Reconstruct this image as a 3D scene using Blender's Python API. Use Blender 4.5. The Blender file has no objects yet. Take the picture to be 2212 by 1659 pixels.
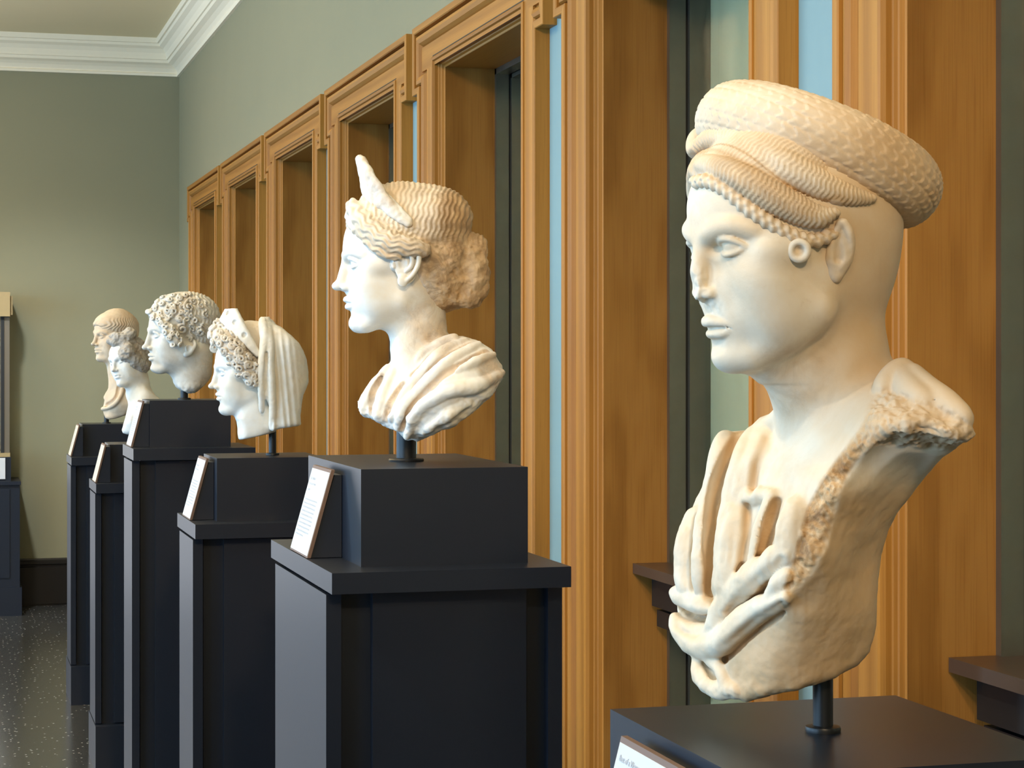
import bpy, bmesh, math, random
import numpy as np
from mathutils import Vector, Matrix

C = bpy.context.scene.collection
PI = math.pi

# ---------------------------------------------------------------- camera facts
FPX = 4420.0
YAW = math.atan(1228.0 / FPX)
SY, CY = math.sin(YAW), math.cos(YAW)
EYE = 1.636
HORIZON = 773.0


def sr(r, g, b):
    def f(c):
        c /= 255.0
        return c / 12.92 if c <= 0.04045 else ((c + 0.055) / 1.055) ** 2.4
    return (f(r), f(g), f(b), 1.0)


# ---------------------------------------------------------------- object helpers
def link(o, parent=None):
    C.objects.link(o)
    if parent is not None:
        o.parent = parent
    return o


def tag(o, label=None, cat=None, group=None, kind=None):
    if label:
        o['label'] = label
    if cat:
        o['category'] = cat
    if group:
        o['group'] = group
    if kind:
        o['kind'] = kind
    return o


def empty(name, loc=(0, 0, 0), rz=0.0):
    o = bpy.data.objects.new(name, None)
    o.empty_display_size = 0.1
    o.location = loc
    o.rotation_euler = (0, 0, rz)
    return link(o)


def mesh_obj(name, verts, faces, mat, parent=None, smooth=False, mats=None, midx=None):
    me = bpy.data.meshes.new(name)
    me.from_pydata([tuple(v) for v in verts], [], [tuple(f) for f in faces])
    for m in (mats or [mat]):
        me.materials.append(m)
    if midx is not None:
        me.polygons.foreach_set('material_index', np.asarray(midx, dtype=np.int32))
    if smooth:
        me.polygons.foreach_set('use_smooth', np.ones(len(me.polygons), dtype=bool))
    me.update()
    return link(bpy.data.objects.new(name, me), parent)


def bm_obj(name, bm, mat, parent=None, smooth=False, bevel=0.0, seg=2):
    if bevel > 0:
        es = [e for e in bm.edges if len(e.link_faces) == 2 and e.calc_face_angle(0) > 0.5]
        bmesh.ops.bevel(bm, geom=es, offset=bevel, segments=seg, affect='EDGES', profile=0.5)
    bmesh.ops.recalc_face_normals(bm, faces=bm.faces[:])
    me = bpy.data.meshes.new(name)
    bm.to_mesh(me)
    bm.free()
    me.materials.append(mat)
    if smooth:
        me.polygons.foreach_set('use_smooth', np.ones(len(me.polygons), dtype=bool))
        me.set_sharp_from_angle(angle=math.radians(35))
    return link(bpy.data.objects.new(name, me), parent)


def add_box(bm, x0, x1, y0, y1, z0, z1):
    vs = [bm.verts.new((x, y, z)) for x in (x0, x1) for y in (y0, y1) for z in (z0, z1)]
    for f in ((0, 1, 3, 2), (4, 6, 7, 5), (0, 4, 5, 1), (2, 3, 7, 6), (0, 2, 6, 4), (1, 5, 7, 3)):
        bm.faces.new([vs[i] for i in f])


def box(name, x0, x1, y0, y1, z0, z1, mat, parent=None, bevel=0.0):
    bm = bmesh.new()
    add_box(bm, x0, x1, y0, y1, z0, z1)
    return bm_obj(name, bm, mat, parent, bevel=bevel, smooth=bevel > 0)


def prism(name, pts, axis, a0, a1, mat, parent=None, bevel=0.0):
    """extrude a closed 2D outline along an axis ('x','y' or 'z')."""
    bm = bmesh.new()

    def mk(p, a):
        if axis == 'x':
            return (a, p[0], p[1])
        if axis == 'y':
            return (p[0], a, p[1])
        return (p[0], p[1], a)
    A = [bm.verts.new(mk(p, a0)) for p in pts]
    B = [bm.verts.new(mk(p, a1)) for p in pts]
    n = len(pts)
    bm.faces.new(A)
    bm.faces.new(B[::-1])
    for i in range(n):
        bm.faces.new((A[i], B[i], B[(i + 1) % n], A[(i + 1) % n]))
    return bm_obj(name, bm, mat, parent, bevel=bevel, smooth=bevel > 0)


def lathe(name, prof, mat, parent=None, loc=(0, 0, 0), seg=40, smooth=True):
    bm = bmesh.new()
    rings = []
    for r, z in prof:
        rings.append([bm.verts.new((loc[0] + r * math.cos(2 * PI * i / seg), loc[1] + r * math.sin(2 * PI * i / seg), loc[2] + z))
                      for i in range(seg)])
    for a, b in zip(rings, rings[1:]):
        for i in range(seg):
            bm.faces.new((a[i], a[(i + 1) % seg], b[(i + 1) % seg], b[i]))
    bm.faces.new(rings[0][::-1])
    bm.faces.new(rings[-1])
    return bm_obj(name, bm, mat, parent, smooth=smooth)


# ---------------------------------------------------------------- node helpers
def mat_new(name):
    m = bpy.data.materials.new(name)
    m.use_nodes = True
    nt = m.node_tree
    for n in list(nt.nodes):
        nt.nodes.remove(n)
    out = nt.nodes.new('ShaderNodeOutputMaterial')
    b = nt.nodes.new('ShaderNodeBsdfPrincipled')
    nt.links.new(b.outputs['BSDF'], out.inputs['Surface'])
    return m, nt, b


def nd(nt, typ, props=None, ins=None):
    n = nt.nodes.new(typ)
    for k, v in (props or {}).items():
        setattr(n, k, v)
    for k, v in (ins or {}).items():
        if isinstance(v, bpy.types.NodeSocket):
            nt.links.new(v, n.inputs[k])
        else:
            n.inputs[k].default_value = v
    return n


def ramp(nt, fac, stops, interp='LINEAR'):
    n = nt.nodes.new('ShaderNodeValToRGB')
    cr = n.color_ramp
    cr.interpolation = interp
    while len(cr.elements) < len(stops):
        cr.elements.new(0.5)
    for e, (p, c) in zip(cr.elements, stops):
        e.position = p
        e.color = c if len(c) == 4 else (*c, 1)
    nt.links.new(fac, n.inputs['Fac'])
    return n.outputs['Color']


def mixc(nt, fac, a, b, mode='MIX'):
    n = nt.nodes.new('ShaderNodeMix')
    n.data_type = 'RGBA'
    n.blend_type = mode
    n.clamp_result = False
    for key, v in ((0, fac), (6, a), (7, b)):
        if isinstance(v, bpy.types.NodeSocket):
            nt.links.new(v, n.inputs[key])
        else:
            n.inputs[key].default_value = v
    return n.outputs[2]


def coords(nt, scale=(1, 1, 1), kind='Object', rot=(0, 0, 0)):
    tc = nt.nodes.new('ShaderNodeTexCoord')
    mp = nt.nodes.new('ShaderNodeMapping')
    mp.inputs['Scale'].default_value = scale
    mp.inputs['Rotation'].default_value = rot
    nt.links.new(tc.outputs[kind], mp.inputs['Vector'])
    return mp.outputs['Vector']


def noise(nt, vec, scale, detail=4, rough=0.55, dist=0.0):
    return nd(nt, 'ShaderNodeTexNoise', None, {'Vector': vec, 'Scale': scale, 'Detail': detail, 'Roughness': rough,
                                              'Distortion': dist}).outputs['Fac']


def bump(nt, b, h, strength=0.2, dist=0.01):
    n = nd(nt, 'ShaderNodeBump', None, {'Height': h, 'Strength': strength, 'Distance': dist})
    nt.links.new(n.outputs['Normal'], b.inputs['Normal'])
    return n


# ---------------------------------------------------------------- signed-distance sculpting
def smin(a, b, k):
    if k <= 0:
        return np.minimum(a, b)
    h = np.maximum(k - np.abs(a - b), 0) / k
    return np.minimum(a, b) - h * h * k * 0.25


def smax(a, b, k):
    return -smin(-a, -b, k)


def rotm(yaw=0.0, pitch=0.0, roll=0.0):
    """yaw about z, then pitch about x, roll about y (degrees)."""
    return Matrix.Rotation(math.radians(yaw), 3, 'Z') @ Matrix.Rotation(math.radians(pitch), 3, 'X') @ Matrix.Rotation(math.radians(roll), 3, 'Y')


class Clay:
    """a voxel block of distance values that shapes are added to and cut from."""

    def __init__(self, lo, hi, h):
        self.lo = np.array(lo, dtype=np.float32)
        self.h = h
        self.n = np.ceil((np.array(hi) - np.array(lo)) / h).astype(int) + 1
        self.F = np.full(self.n, 0.2, dtype=np.float32)
        self.ax = [self.lo[i] + h * np.arange(self.n[i], dtype=np.float32) for i in range(3)]
        self.M = np.eye(3)
        self.T = np.zeros(3)
        self.sc = 1.0

    def frame(self, M=None, T=(0, 0, 0), sc=1.0):
        self.M = np.eye(3) if M is None else np.array(M)
        self.T = np.array(T, dtype=float)
        self.sc = sc

    def tp(self, p):
        return self.M @ (np.array(p, dtype=float) * self.sc) + self.T

    def sl(self, lo, hi):
        s = []
        for i in range(3):
            a = int(np.clip(math.floor((lo[i] - self.lo[i]) / self.h), 0, self.n[i]))
            b = int(np.clip(math.ceil((hi[i] - self.lo[i]) / self.h) + 1, 0, self.n[i]))
            if b <= a:
                return None
            s.append(slice(a, b))
        return tuple(s)

    def pts(self, s):
        return (self.ax[0][s[0]][:, None, None], self.ax[1][s[1]][None, :, None], self.ax[2][s[2]][None, None, :])

    def op(self, s, d, k=0.0, mode='add'):
        if mode == 'add':
            self.F[s] = smin(self.F[s], d, k)
        elif mode == 'cut':
            self.F[s] = smax(self.F[s], -d, k)
        else:
            self.F[s] = smax(self.F[s], d, k)

    # every shape takes points in the current frame
    def ell(self, c, r, k=0.01, mode='add', rot=None):
        c = self.tp(c)
        r = np.array(r, dtype=float) * self.sc
        R = self.M if rot is None else self.M @ np.array(rot)
        m = max(r) + k + 0.006
        s = self.sl(c - m, c + m)
        if s is None:
            return
        x, y, z = self.pts(s)
        x, y, z = x - c[0], y - c[1], z - c[2]
        q = [(R[0, i] * x + R[1, i] * y + R[2, i] * z) for i in range(3)]
        k0 = np.sqrt(sum((q[i] / r[i]) ** 2 for i in range(3)))
        k1 = np.sqrt(sum((q[i] / r[i] ** 2) ** 2 for i in range(3))) + 1e-6
        self.op(s, (k0 * (k0 - 1) / k1).astype(np.float32), k, mode)

    def cone(self, a, b, ra, rb, k=0.005, mode='add', flat=None):
        a, b = self.tp(a), self.tp(b)
        ra, rb = ra * self.sc, rb * self.sc
        m = max(ra, rb) + k + 0.004
        s = self.sl(np.minimum(a, b) - m, np.maximum(a, b) + m)
        if s is None:
            return
        x, y, z = self.pts(s)
        ab = b - a
        L2 = float(ab @ ab) + 1e-12
        t = np.clip(((x - a[0]) * ab[0] + (y - a[1]) * ab[1] + (z - a[2]) * ab[2]) / L2, 0, 1)
        d = np.sqrt((x - a[0] - ab[0] * t) ** 2 + (y - a[1] - ab[1] * t) ** 2 + (z - a[2] - ab[2] * t) ** 2) - (ra + (rb - ra) * t)
        self.op(s, d.astype(np.float32), k, mode)

    def chain(self, pts, r, k=0.003, mode='add'):
        n = len(pts)
        rs = r if hasattr(r, '__len__') else [r] * n
        for i in range(n - 1):
            self.cone(pts[i], pts[i + 1], rs[i], rs[i + 1], k, mode)

    def plane(self, p, nrm, k=0.004, keep_below=True):
        """cut away what lies beyond the plane through p with outward normal nrm."""
        p = self.tp(p)
        nrm = self.M @ np.array(nrm, dtype=float)
        nrm = nrm / np.linalg.norm(nrm)
        s = (slice(None),) * 3
        x, y, z = self.pts(s)
        d = ((x - p[0]) * nrm[0] + (y - p[1]) * nrm[1] + (z - p[2]) * nrm[2]).astype(np.float32)
        self.op(s, d, k, 'and')

    def mesh(self):
        return surface_nets(self.F, self.lo, self.h)


def surface_nets(F, lo, h):
    nx, ny, nz = F.shape
    F = F.copy()
    F[0], F[-1], F[:, 0], F[:, -1], F[:, :, 0], F[:, :, -1] = (0.1,) * 6
    S = F < 0
    cnt = np.zeros((nx - 1, ny - 1, nz - 1), dtype=np.uint8)
    for i in (0, 1):
        for j in (0, 1):
            for k in (0, 1):
                cnt += S[i:nx - 1 + i, j:ny - 1 + j, k:nz - 1 + k]
    act = (cnt > 0) & (cnt < 8)
    ci, cj, ck = np.nonzero(act)
    idx = np.full(act.shape, -1, dtype=np.int64)
    idx[ci, cj, ck] = np.arange(len(ci))
    acc = np.zeros((len(ci), 3))
    num = np.zeros(len(ci))
    cor = [(i, j, k) for i in (0, 1) for j in (0, 1) for k in (0, 1)]
    for a in range(8):
        for b in range(a + 1, 8):
            A, B = cor[a], cor[b]
            if sum(abs(A[t] - B[t]) for t in range(3)) != 1:
                continue
            fa = F[ci + A[0], cj + A[1], ck + A[2]]
            fb = F[ci + B[0], cj + B[1], ck + B[2]]
            m = (fa < 0) != (fb < 0)
            t = np.where(m, fa / np.where(m, fa - fb, 1), 0)
            for d in range(3):
                acc[:, d] += np.where(m, A[d] + t * (B[d] - A[d]), 0)
            num += m
    V = acc / num[:, None] + np.stack([ci, cj, ck], 1)
    V = V * h + lo
    quads = []
    for ax in range(3):
        sl0 = [slice(None)] * 3
        sl1 = [slice(None)] * 3
        sl0[ax] = slice(0, -1)
        sl1[ax] = slice(1, None)
        ch = S[tuple(sl0)] != S[tuple(sl1)]
        i, j, k = np.nonzero(ch)
        P = np.stack([i, j, k], 1)
        o1, o2 = [(1, 2), (2, 0), (0, 1)][ax]
        ok = (P[:, o1] > 0) & (P[:, o2] > 0) & (P[:, o1] < F.shape[o1] - 1) & (P[:, o2] < F.shape[o2] - 1)
        P = P[ok]

        def cell(d1, d2):
            Q = P.copy()
            Q[:, o1] -= d1
            Q[:, o2] -= d2
            return idx[Q[:, 0], Q[:, 1], Q[:, 2]]
        q = np.stack([cell(1, 1), cell(0, 1), cell(0, 0), cell(1, 0)], 1)
        ins = S[P[:, 0], P[:, 1], P[:, 2]]
        q[~ins] = q[~ins][:, ::-1]
        quads.append(q)
    return V, np.concatenate(quads)


def relax(V, Q, it=2, lam=0.5, mu=-0.52):
    n = len(V)
    E = np.concatenate([Q[:, [0, 1]], Q[:, [1, 2]], Q[:, [2, 3]], Q[:, [3, 0]]])
    deg = np.maximum(np.bincount(E.ravel(), minlength=n), 1)
    for _ in range(it):
        for f in (lam, mu):
            A = np.stack([np.bincount(E[:, 0], V[E[:, 1], d], n) + np.bincount(E[:, 1], V[E[:, 0], d], n) for d in range(3)], 1)
            V = V + f * (A / deg[:, None] - V)
    return V


def normals(V, Q):
    N = np.cross(V[Q[:, 2]] - V[Q[:, 0]], V[Q[:, 3]] - V[Q[:, 1]])
    out = np.stack([sum(np.bincount(Q[:, c], N[:, d], len(V)) for c in range(4)) for d in range(3)], 1)
    return out / (np.linalg.norm(out, axis=1)[:, None] + 1e-12)


def np_mesh(name, V, Q, mat, parent=None, attr=None):
    me = bpy.data.meshes.new(name)
    me.vertices.add(len(V))
    me.vertices.foreach_set('co', V.astype(np.float32).ravel())
    me.loops.add(Q.size)
    me.loops.foreach_set('vertex_index', Q.astype(np.int32).ravel())
    me.polygons.add(len(Q))
    me.polygons.foreach_set('loop_start', np.arange(0, Q.size, 4, dtype=np.int32))
    me.polygons.foreach_set('loop_total', np.full(len(Q), 4, dtype=np.int32))
    me.update(calc_edges=True)
    me.polygons.foreach_set('use_smooth', np.ones(len(Q), dtype=bool))
    me.materials.append(mat)
    for k, v in (attr or {}).items():
        a = me.attributes.new(k, 'FLOAT', 'POINT')
        a.data.foreach_set('value', np.asarray(v, dtype=np.float32))
    me.update()
    return link(bpy.data.objects.new(name, me), parent)


# value noise in numpy for chiselled and broken stone
_rng = np.random.RandomState(7)
_tab = _rng.rand(32, 32, 32).astype(np.float32)


def vnoise(P, f):
    p = P * f
    i = np.floor(p).astype(int)
    t = p - i
    t = t * t * (3 - 2 * t)
    i0, i1 = i & 31, (i + 1) & 31
    r = 0
    for a in (0, 1):
        wa = t[..., 0] if a else 1 - t[..., 0]
        ia = i1[..., 0] if a else i0[..., 0]
        for b in (0, 1):
            wb = t[..., 1] if b else 1 - t[..., 1]
            ib = i1[..., 1] if b else i0[..., 1]
            for c in (0, 1):
                wc = t[..., 2] if c else 1 - t[..., 2]
                ic = i1[..., 2] if c else i0[..., 2]
                r = r + wa * wb * wc * _tab[ia, ib, ic]
    return r * 2 - 1


def fbm(P, f, o=3):
    r, a = 0, 1.0
    for k in range(o):
        r = r + a * vnoise(P + 3.7 * k, f * 2 ** k)
        a *= 0.5
    return r


def sstep(a, b, x):
    t = np.clip((x - a) / (b - a), 0, 1)
    return t * t * (3 - 2 * t)


def spline(pts, n=8):
    """Catmull-Rom through points (any dimension)."""
    P = np.array(pts, dtype=float)
    Q = np.concatenate([[2 * P[0] - P[1]], P, [2 * P[-1] - P[-2]]])
    out = []
    for i in range(1, len(Q) - 2):
        for t in np.linspace(0, 1, n, endpoint=False):
            a, b, c, d = Q[i - 1:i + 3]
            out.append(0.5 * ((2 * b) + (c - a) * t + (2 * a - 5 * b + 4 * c - d) * t * t + (3 * b - 3 * c + d - a) * t ** 3))
    out.append(P[-1])
    return np.array(out)


def poly_sd(poly, U, V):
    """signed distance (negative inside) to a closed 2D polygon on broadcast arrays."""
    P = np.array(poly, dtype=float)
    n = len(P)
    d = np.full(np.broadcast(U, V).shape, 1e9)
    ins = np.zeros(d.shape, dtype=bool)
    for i in range(n):
        a, b = P[i], P[(i + 1) % n]
        e = b - a
        t = np.clip(((U - a[0]) * e[0] + (V - a[1]) * e[1]) / (e @ e + 1e-15), 0, 1)
        d = np.minimum(d, (U - a[0] - e[0] * t) ** 2 + (V - a[1] - e[1] * t) ** 2)
        if a[1] != b[1]:
            c = ((a[1] > V) != (b[1] > V)) & (U < (b[0] - a[0]) * (V - a[1]) / (b[1] - a[1]) + a[0])
            ins ^= c
    d = np.sqrt(d)
    return np.where(ins, -d, d)
# ---------------------------------------------------------------- materials
def oak(name, along='z', tone=(1.0, 1.0, 1.0), rough=0.46, figure=1.0, sq=0.06):
    m, nt, b = mat_new(name)
    st = {'z': (1, 1, sq), 'y': (1, sq, 1), 'x': (sq, 1, 1)}[along]
    v = coords(nt, st)
    low = noise(nt, v, 3.0, 3, 0.5, 0.6)
    warp = nd(nt, 'ShaderNodeTexWave', {'wave_type': 'RINGS', 'rings_direction': {'z': 'Z', 'y': 'Y', 'x': 'X'}[along]},
              {'Vector': v, 'Scale': 5.0, 'Distortion': 7.0 * figure, 'Detail': 3.0, 'Detail Scale': 0.9, 'Detail Roughness': 0.55}).outputs['Fac']
    st2 = {'z': (1, 1, 0.012), 'y': (1, 0.012, 1), 'x': (0.012, 1, 1)}[along]
    fine = noise(nt, coords(nt, st2), 420.0, 3, 0.6)
    t = tone
    base = ramp(nt, warp, [(0.0, (0.335 * t[0], 0.140 * t[1], 0.023 * t[2])), (0.5, (0.40 * t[0], 0.174 * t[1], 0.030 * t[2])),
                           (1.0, (0.44 * t[0], 0.198 * t[1], 0.037 * t[2]))])
    c2 = ramp(nt, low, [(0.3, (0.92, 0.89, 0.86)), (0.7, (1.04, 1.04, 1.04))])
    c3 = ramp(nt, fine, [(0.34, (0.74, 0.68, 0.60)), (0.50, (1.0, 1.0, 1.0))])
    col = mixc(nt, 1.0, base, c2, 'MULTIPLY')
    col = mixc(nt, 0.5, col, c3, 'MULTIPLY')
    nt.links.new(col, b.inputs['Base Color'])
    b.inputs['Roughness'].default_value = rough
    b.inputs['Specular IOR Level'].default_value = 0.22
    bump(nt, b, fine, 0.05, 0.002)
    return m


def plain(name, col, rough=0.5, metal=0.0, nz=0.0, nscale=40.0, spec=None, coat=0.0, bmp=0.0, ncol=None):
    m, nt, b = mat_new(name)
    b.inputs['Roughness'].default_value = rough
    b.inputs['Metallic'].default_value = metal
    if spec is not None:
        b.inputs['Specular IOR Level'].default_value = spec
    b.inputs['Coat Weight'].default_value = coat
    v = coords(nt)
    f = noise(nt, v, nscale, 4)
    c2 = ncol or tuple(c * (1 + nz) for c in col[:3])
    base = mixc(nt, f, (*[c * (1 - nz) for c in col[:3]], 1), (*c2[:3], 1))
    nt.links.new(base, b.inputs['Base Color'])
    if bmp:
        bump(nt, b, f, bmp, 0.003)
    return m


def marble(name, col, warm, stain=0.4, dark=0.0, seed=0.0, rough=0.55, attr=True):
    """white statuary marble: cloudy cream patina, grey-brown dirt specks, 'patina' = brown crust carved by hand."""
    m, nt, b = mat_new(name)
    tc = nt.nodes.new('ShaderNodeTexCoord')
    mp = nt.nodes.new('ShaderNodeMapping')
    mp.inputs['Location'].default_value = (seed, seed * 1.7, seed * 0.6)
    nt.links.new(tc.outputs['Object'], mp.inputs['Vector'])
    v = mp.outputs['Vector']
    cloud = noise(nt, v, 9.0, 5, 0.6, 0.5)
    c = ramp(nt, cloud, [(0.38, col), (0.68, warm)])
    speck = noise(nt, v, 60.0, 6, 0.75, 1.5)
    big = noise(nt, v, 5.0, 3, 0.5)
    sp = ramp(nt, speck, [(0.60, (1, 1, 1)), (0.72, (0.62, 0.52, 0.42))])
    gate = ramp(nt, big, [(0.52, (0, 0, 0)), (0.68, (1, 1, 1))])
    g2 = nd(nt, 'ShaderNodeMath', {'operation': 'MULTIPLY'}, {0: gate, 1: stain}).outputs[0]
    c = mixc(nt, g2, c, mixc(nt, 1.0, c, sp, 'MULTIPLY'))
    if attr:
        a = nd(nt, 'ShaderNodeAttribute', {'attribute_name': 'patina'}).outputs['Fac']
        n2 = noise(nt, v, 38.0, 5, 0.7, 0.8)
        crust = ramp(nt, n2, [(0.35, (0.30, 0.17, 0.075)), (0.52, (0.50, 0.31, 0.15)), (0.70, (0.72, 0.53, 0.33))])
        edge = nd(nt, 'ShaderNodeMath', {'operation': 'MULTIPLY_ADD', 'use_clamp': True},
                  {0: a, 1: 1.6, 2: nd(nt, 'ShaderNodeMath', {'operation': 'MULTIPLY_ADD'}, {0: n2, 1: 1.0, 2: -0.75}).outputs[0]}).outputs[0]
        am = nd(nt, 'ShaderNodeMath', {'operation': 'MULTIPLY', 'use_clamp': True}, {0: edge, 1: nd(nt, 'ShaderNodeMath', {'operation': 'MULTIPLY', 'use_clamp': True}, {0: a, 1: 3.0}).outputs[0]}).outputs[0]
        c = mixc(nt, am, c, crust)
        if dark:
            bl = ramp(nt, noise(nt, v, 24.0, 7, 0.72, 0.8), [(0.46, (1, 1, 1)), (0.62, (0.38, 0.31, 0.25))])
            bf = nd(nt, 'ShaderNodeMath', {'operation': 'MULTIPLY', 'use_clamp': True}, {0: a, 1: dark}).outputs[0]
            c = mixc(nt, bf, c, mixc(nt, 1.0, c, bl, 'MULTIPLY'))
        tn = nd(nt, 'ShaderNodeAttribute', {'attribute_name': 'earth_warmlight'}).outputs['Fac']
        n3 = noise(nt, v, 14.0, 5, 0.65)
        tf = nd(nt, 'ShaderNodeMath', {'operation': 'MULTIPLY', 'use_clamp': True}, {0: tn, 1: nd(nt, 'ShaderNodeMath', {'operation': 'ADD'}, {0: n3, 1: 0.45}).outputs[0]}).outputs[0]
        c = mixc(nt, tf, c, (0.56, 0.37, 0.20, 1))  # tan tint: earth stain, plus warm light painted on right-hand sides
    nt.links.new(c, b.inputs['Base Color'])
    b.inputs['Roughness'].default_value = rough
    b.inputs['Specular IOR Level'].default_value = 0.225
    b.inputs['Subsurface Weight'].default_value = 0.0
    fine = noise(nt, v, 140.0, 5, 0.65)
    bump(nt, b, fine, 0.12, 0.003)
    return m


OAK_V = oak('oak_upright', 'z')
OAK_H = oak('oak_lying', 'y')
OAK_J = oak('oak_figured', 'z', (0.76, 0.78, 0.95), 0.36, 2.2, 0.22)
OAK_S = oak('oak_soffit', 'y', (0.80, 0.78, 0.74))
WALL = plain('sage_wall_paint', (0.275, 0.258, 0.162), 0.85, nz=0.03, nscale=3)
BLUE = plain('daylight_blue_wall', (0.205, 0.33, 0.365), 0.7, nz=0.02)  # wall between casings, with the blue of daylight put into the colour
CEIL = plain('cream_ceiling_paint', (0.84, 0.72, 0.47), 0.9, nz=0.03, nscale=2)
CORN = plain('white_cornice_paint', (0.90, 0.80, 0.62), 0.8, nz=0.02)
BASE = plain('black_baseboard_paint', (0.010, 0.008, 0.007), 0.35, nz=0.1)
PED = plain('blue_black_pedestal_paint', (0.0075, 0.012, 0.023), 0.35, nz=0.04, nscale=60, spec=0.6)
STEEL = plain('blackened_steel', (0.018, 0.019, 0.021), 0.38, metal=0.4, nz=0.1)
BRONZE = plain('dark_bronze_metal', (0.20, 0.18, 0.145), 0.30, metal=0.8, nz=0.15, nscale=12)
SILLM = plain('brown_bronze_ledge', (0.13, 0.085, 0.062), 0.35, metal=0.6, nz=0.2, nscale=8)
SEAL = plain('black_rubber_seal', (0.008, 0.009, 0.010), 0.6)
SHADE = plain('sage_window_shade', (0.44, 0.40, 0.25), 0.8, nz=0.03)
TANBOX = plain('tan_board', (0.36, 0.26, 0.12), 0.6, nz=0.05)
CARD = plain('white_label_card', (0.60, 0.60, 0.62), 0.6)
CARDW = plain('cream_label_card', (0.66, 0.58, 0.47), 0.6)
INK = plain('grey_print', (0.50, 0.51, 0.54), 0.7)
EDGE = plain('brown_label_edge', (0.16, 0.09, 0.06), 0.5)
GREYMET = plain('grey_case_metal', (0.20, 0.17, 0.13), 0.4, metal=0.5)


def make_floor():
    m, nt, b = mat_new('dark_terrazzo')
    v = coords(nt)
    vor = nd(nt, 'ShaderNodeTexVoronoi', {'feature': 'F1'}, {'Vector': v, 'Scale': 42.0, 'Randomness': 1.0})
    chip = ramp(nt, vor.outputs['Distance'], [(0.0, (1, 1, 1)), (0.15, (1, 1, 1)), (0.22, (0, 0, 0))])
    rnd = nd(nt, 'ShaderNodeSeparateColor', None, {0: vor.outputs['Color']}).outputs[0]
    gate = nd(nt, 'ShaderNodeMath', {'operation': 'GREATER_THAN'}, {0: rnd, 1: 0.62}).outputs[0]
    f = nd(nt, 'ShaderNodeMath', {'operation': 'MULTIPLY'}, {0: chip, 1: gate}).outputs[0]
    base = ramp(nt, noise(nt, v, 30.0, 5), [(0.3, (0.030, 0.032, 0.034)), (0.7, (0.060, 0.061, 0.061))])
    col = mixc(nt, f, base, (0.52, 0.52, 0.50, 1))
    nt.links.new(col, b.inputs['Base Color'])
    b.inputs['Roughness'].default_value = 0.2
    return m


def make_glass():
    m, nt, b = mat_new('window_glass')
    b.inputs['Base Color'].default_value = (0.92, 0.97, 0.94, 1)
    b.inputs['Roughness'].default_value = 0.02
    b.inputs['Transmission Weight'].default_value = 1.0
    b.inputs['IOR'].default_value = 1.1
    return m


def make_lit():
    m, nt, b = mat_new('lit_case_interior')
    b.inputs['Base Color'].default_value = (0.8, 0.76, 0.68, 1)
    b.inputs['Emission Color'].default_value = (1.0, 0.93, 0.8, 1)
    b.inputs['Emission Strength'].default_value = 0.8
    return m


FLOOR, GLASS, LIT = make_floor(), make_glass(), make_lit()
# ---------------------------------------------------------------- the room
XW, YB, XL, Y0 = 1.527, 13.86, -5.2, -3.2          # window wall, end wall, far side wall, wall behind
ZC = 3.757


def struct(o):
    o['kind'] = 'structure'
    return o


struct(box('floor', XL - 0.2, XW + 0.45, Y0 - 0.2, YB + 0.2, -0.1, 0.0, FLOOR))
struct(box('ceiling', XL - 0.2, XW + 0.45, Y0 - 0.2, YB + 0.2, ZC, ZC + 0.1, CEIL))
bm = bmesh.new()
add_box(bm, XL - 0.2, -2.7, YB, YB + 0.2, 0, ZC)
add_box(bm, -0.45, XW + 0.45, YB, YB + 0.2, 0, ZC)
add_box(bm, -2.7, -0.45, YB, YB + 0.2, 2.9, ZC)
struct(bm_obj('wall_back', bm, WALL))
bm = bmesh.new()
add_box(bm, -2.84, -2.7, YB - 0.03, YB + 0.2, 0, 3.04)
add_box(bm, -0.45, -0.31, YB - 0.03, YB + 0.2, 0, 3.04)
add_box(bm, -2.7, -0.45, YB - 0.03, YB + 0.2, 2.9, 3.04)
struct(bm_obj('door_1', bm, OAK_V))
struct(box('wall_front', XL - 0.2, XW + 0.45, Y0 - 0.2, Y0, 0, ZC, WALL))

WC = [4.20 + 1.615 * k for k in range(-3, 6)]      # centres of the window openings
OW, OZ = 0.498, 2.56                               # half width, head height of an opening
bm = bmesh.new()
edges = [Y0] + [y for c in WC for y in (c - OW - 0.02, c + OW + 0.02)] + [YB]
for a, b_ in zip(edges[0::2], edges[1::2]):
    add_box(bm, XW, XW + 0.4, a, b_, 0, OZ + 0.02)
add_box(bm, XW, XW + 0.4, Y0, YB, OZ + 0.02, ZC)
struct(bm_obj('wall_right', bm, WALL))

# the wall across the room with its tall daylight windows (behind the photographer's left)
LW = [(1.2, 2.9), (4.2, 5.9), (7.2, 8.9), (10.2, 11.9), (-1.6, 0.1)]
bm = bmesh.new()
ys = [Y0] + [y for a in sorted(LW) for y in a] + [YB]
for a, b_ in zip(ys[0::2], ys[1::2]):
    add_box(bm, XL - 0.2, XL, a, b_, 0, ZC)
for a, b_ in LW:
    add_box(bm, XL - 0.2, XL, a, b_, 0, 0.75)
    add_box(bm, XL - 0.2, XL, a, b_, 3.3, ZC)
struct(bm_obj('wall_left', bm, WALL))

# cornice: profile (distance from wall, height)
CP = [(0.0, 3.524), (0.018, 3.524), (0.020, 3.540), (0.012, 3.545), (0.014, 3.552), (0.030, 3.575), (0.052, 3.592), (0.080, 3.604),
      (0.085, 3.622), (0.094, 3.624), (0.096, 3.640), (0.102, 3.665), (0.120, 3.690), (0.145, 3.705), (0.150, 3.722), (0.162, 3.724), (0.166, ZC), (0.0, ZC)]


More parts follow.
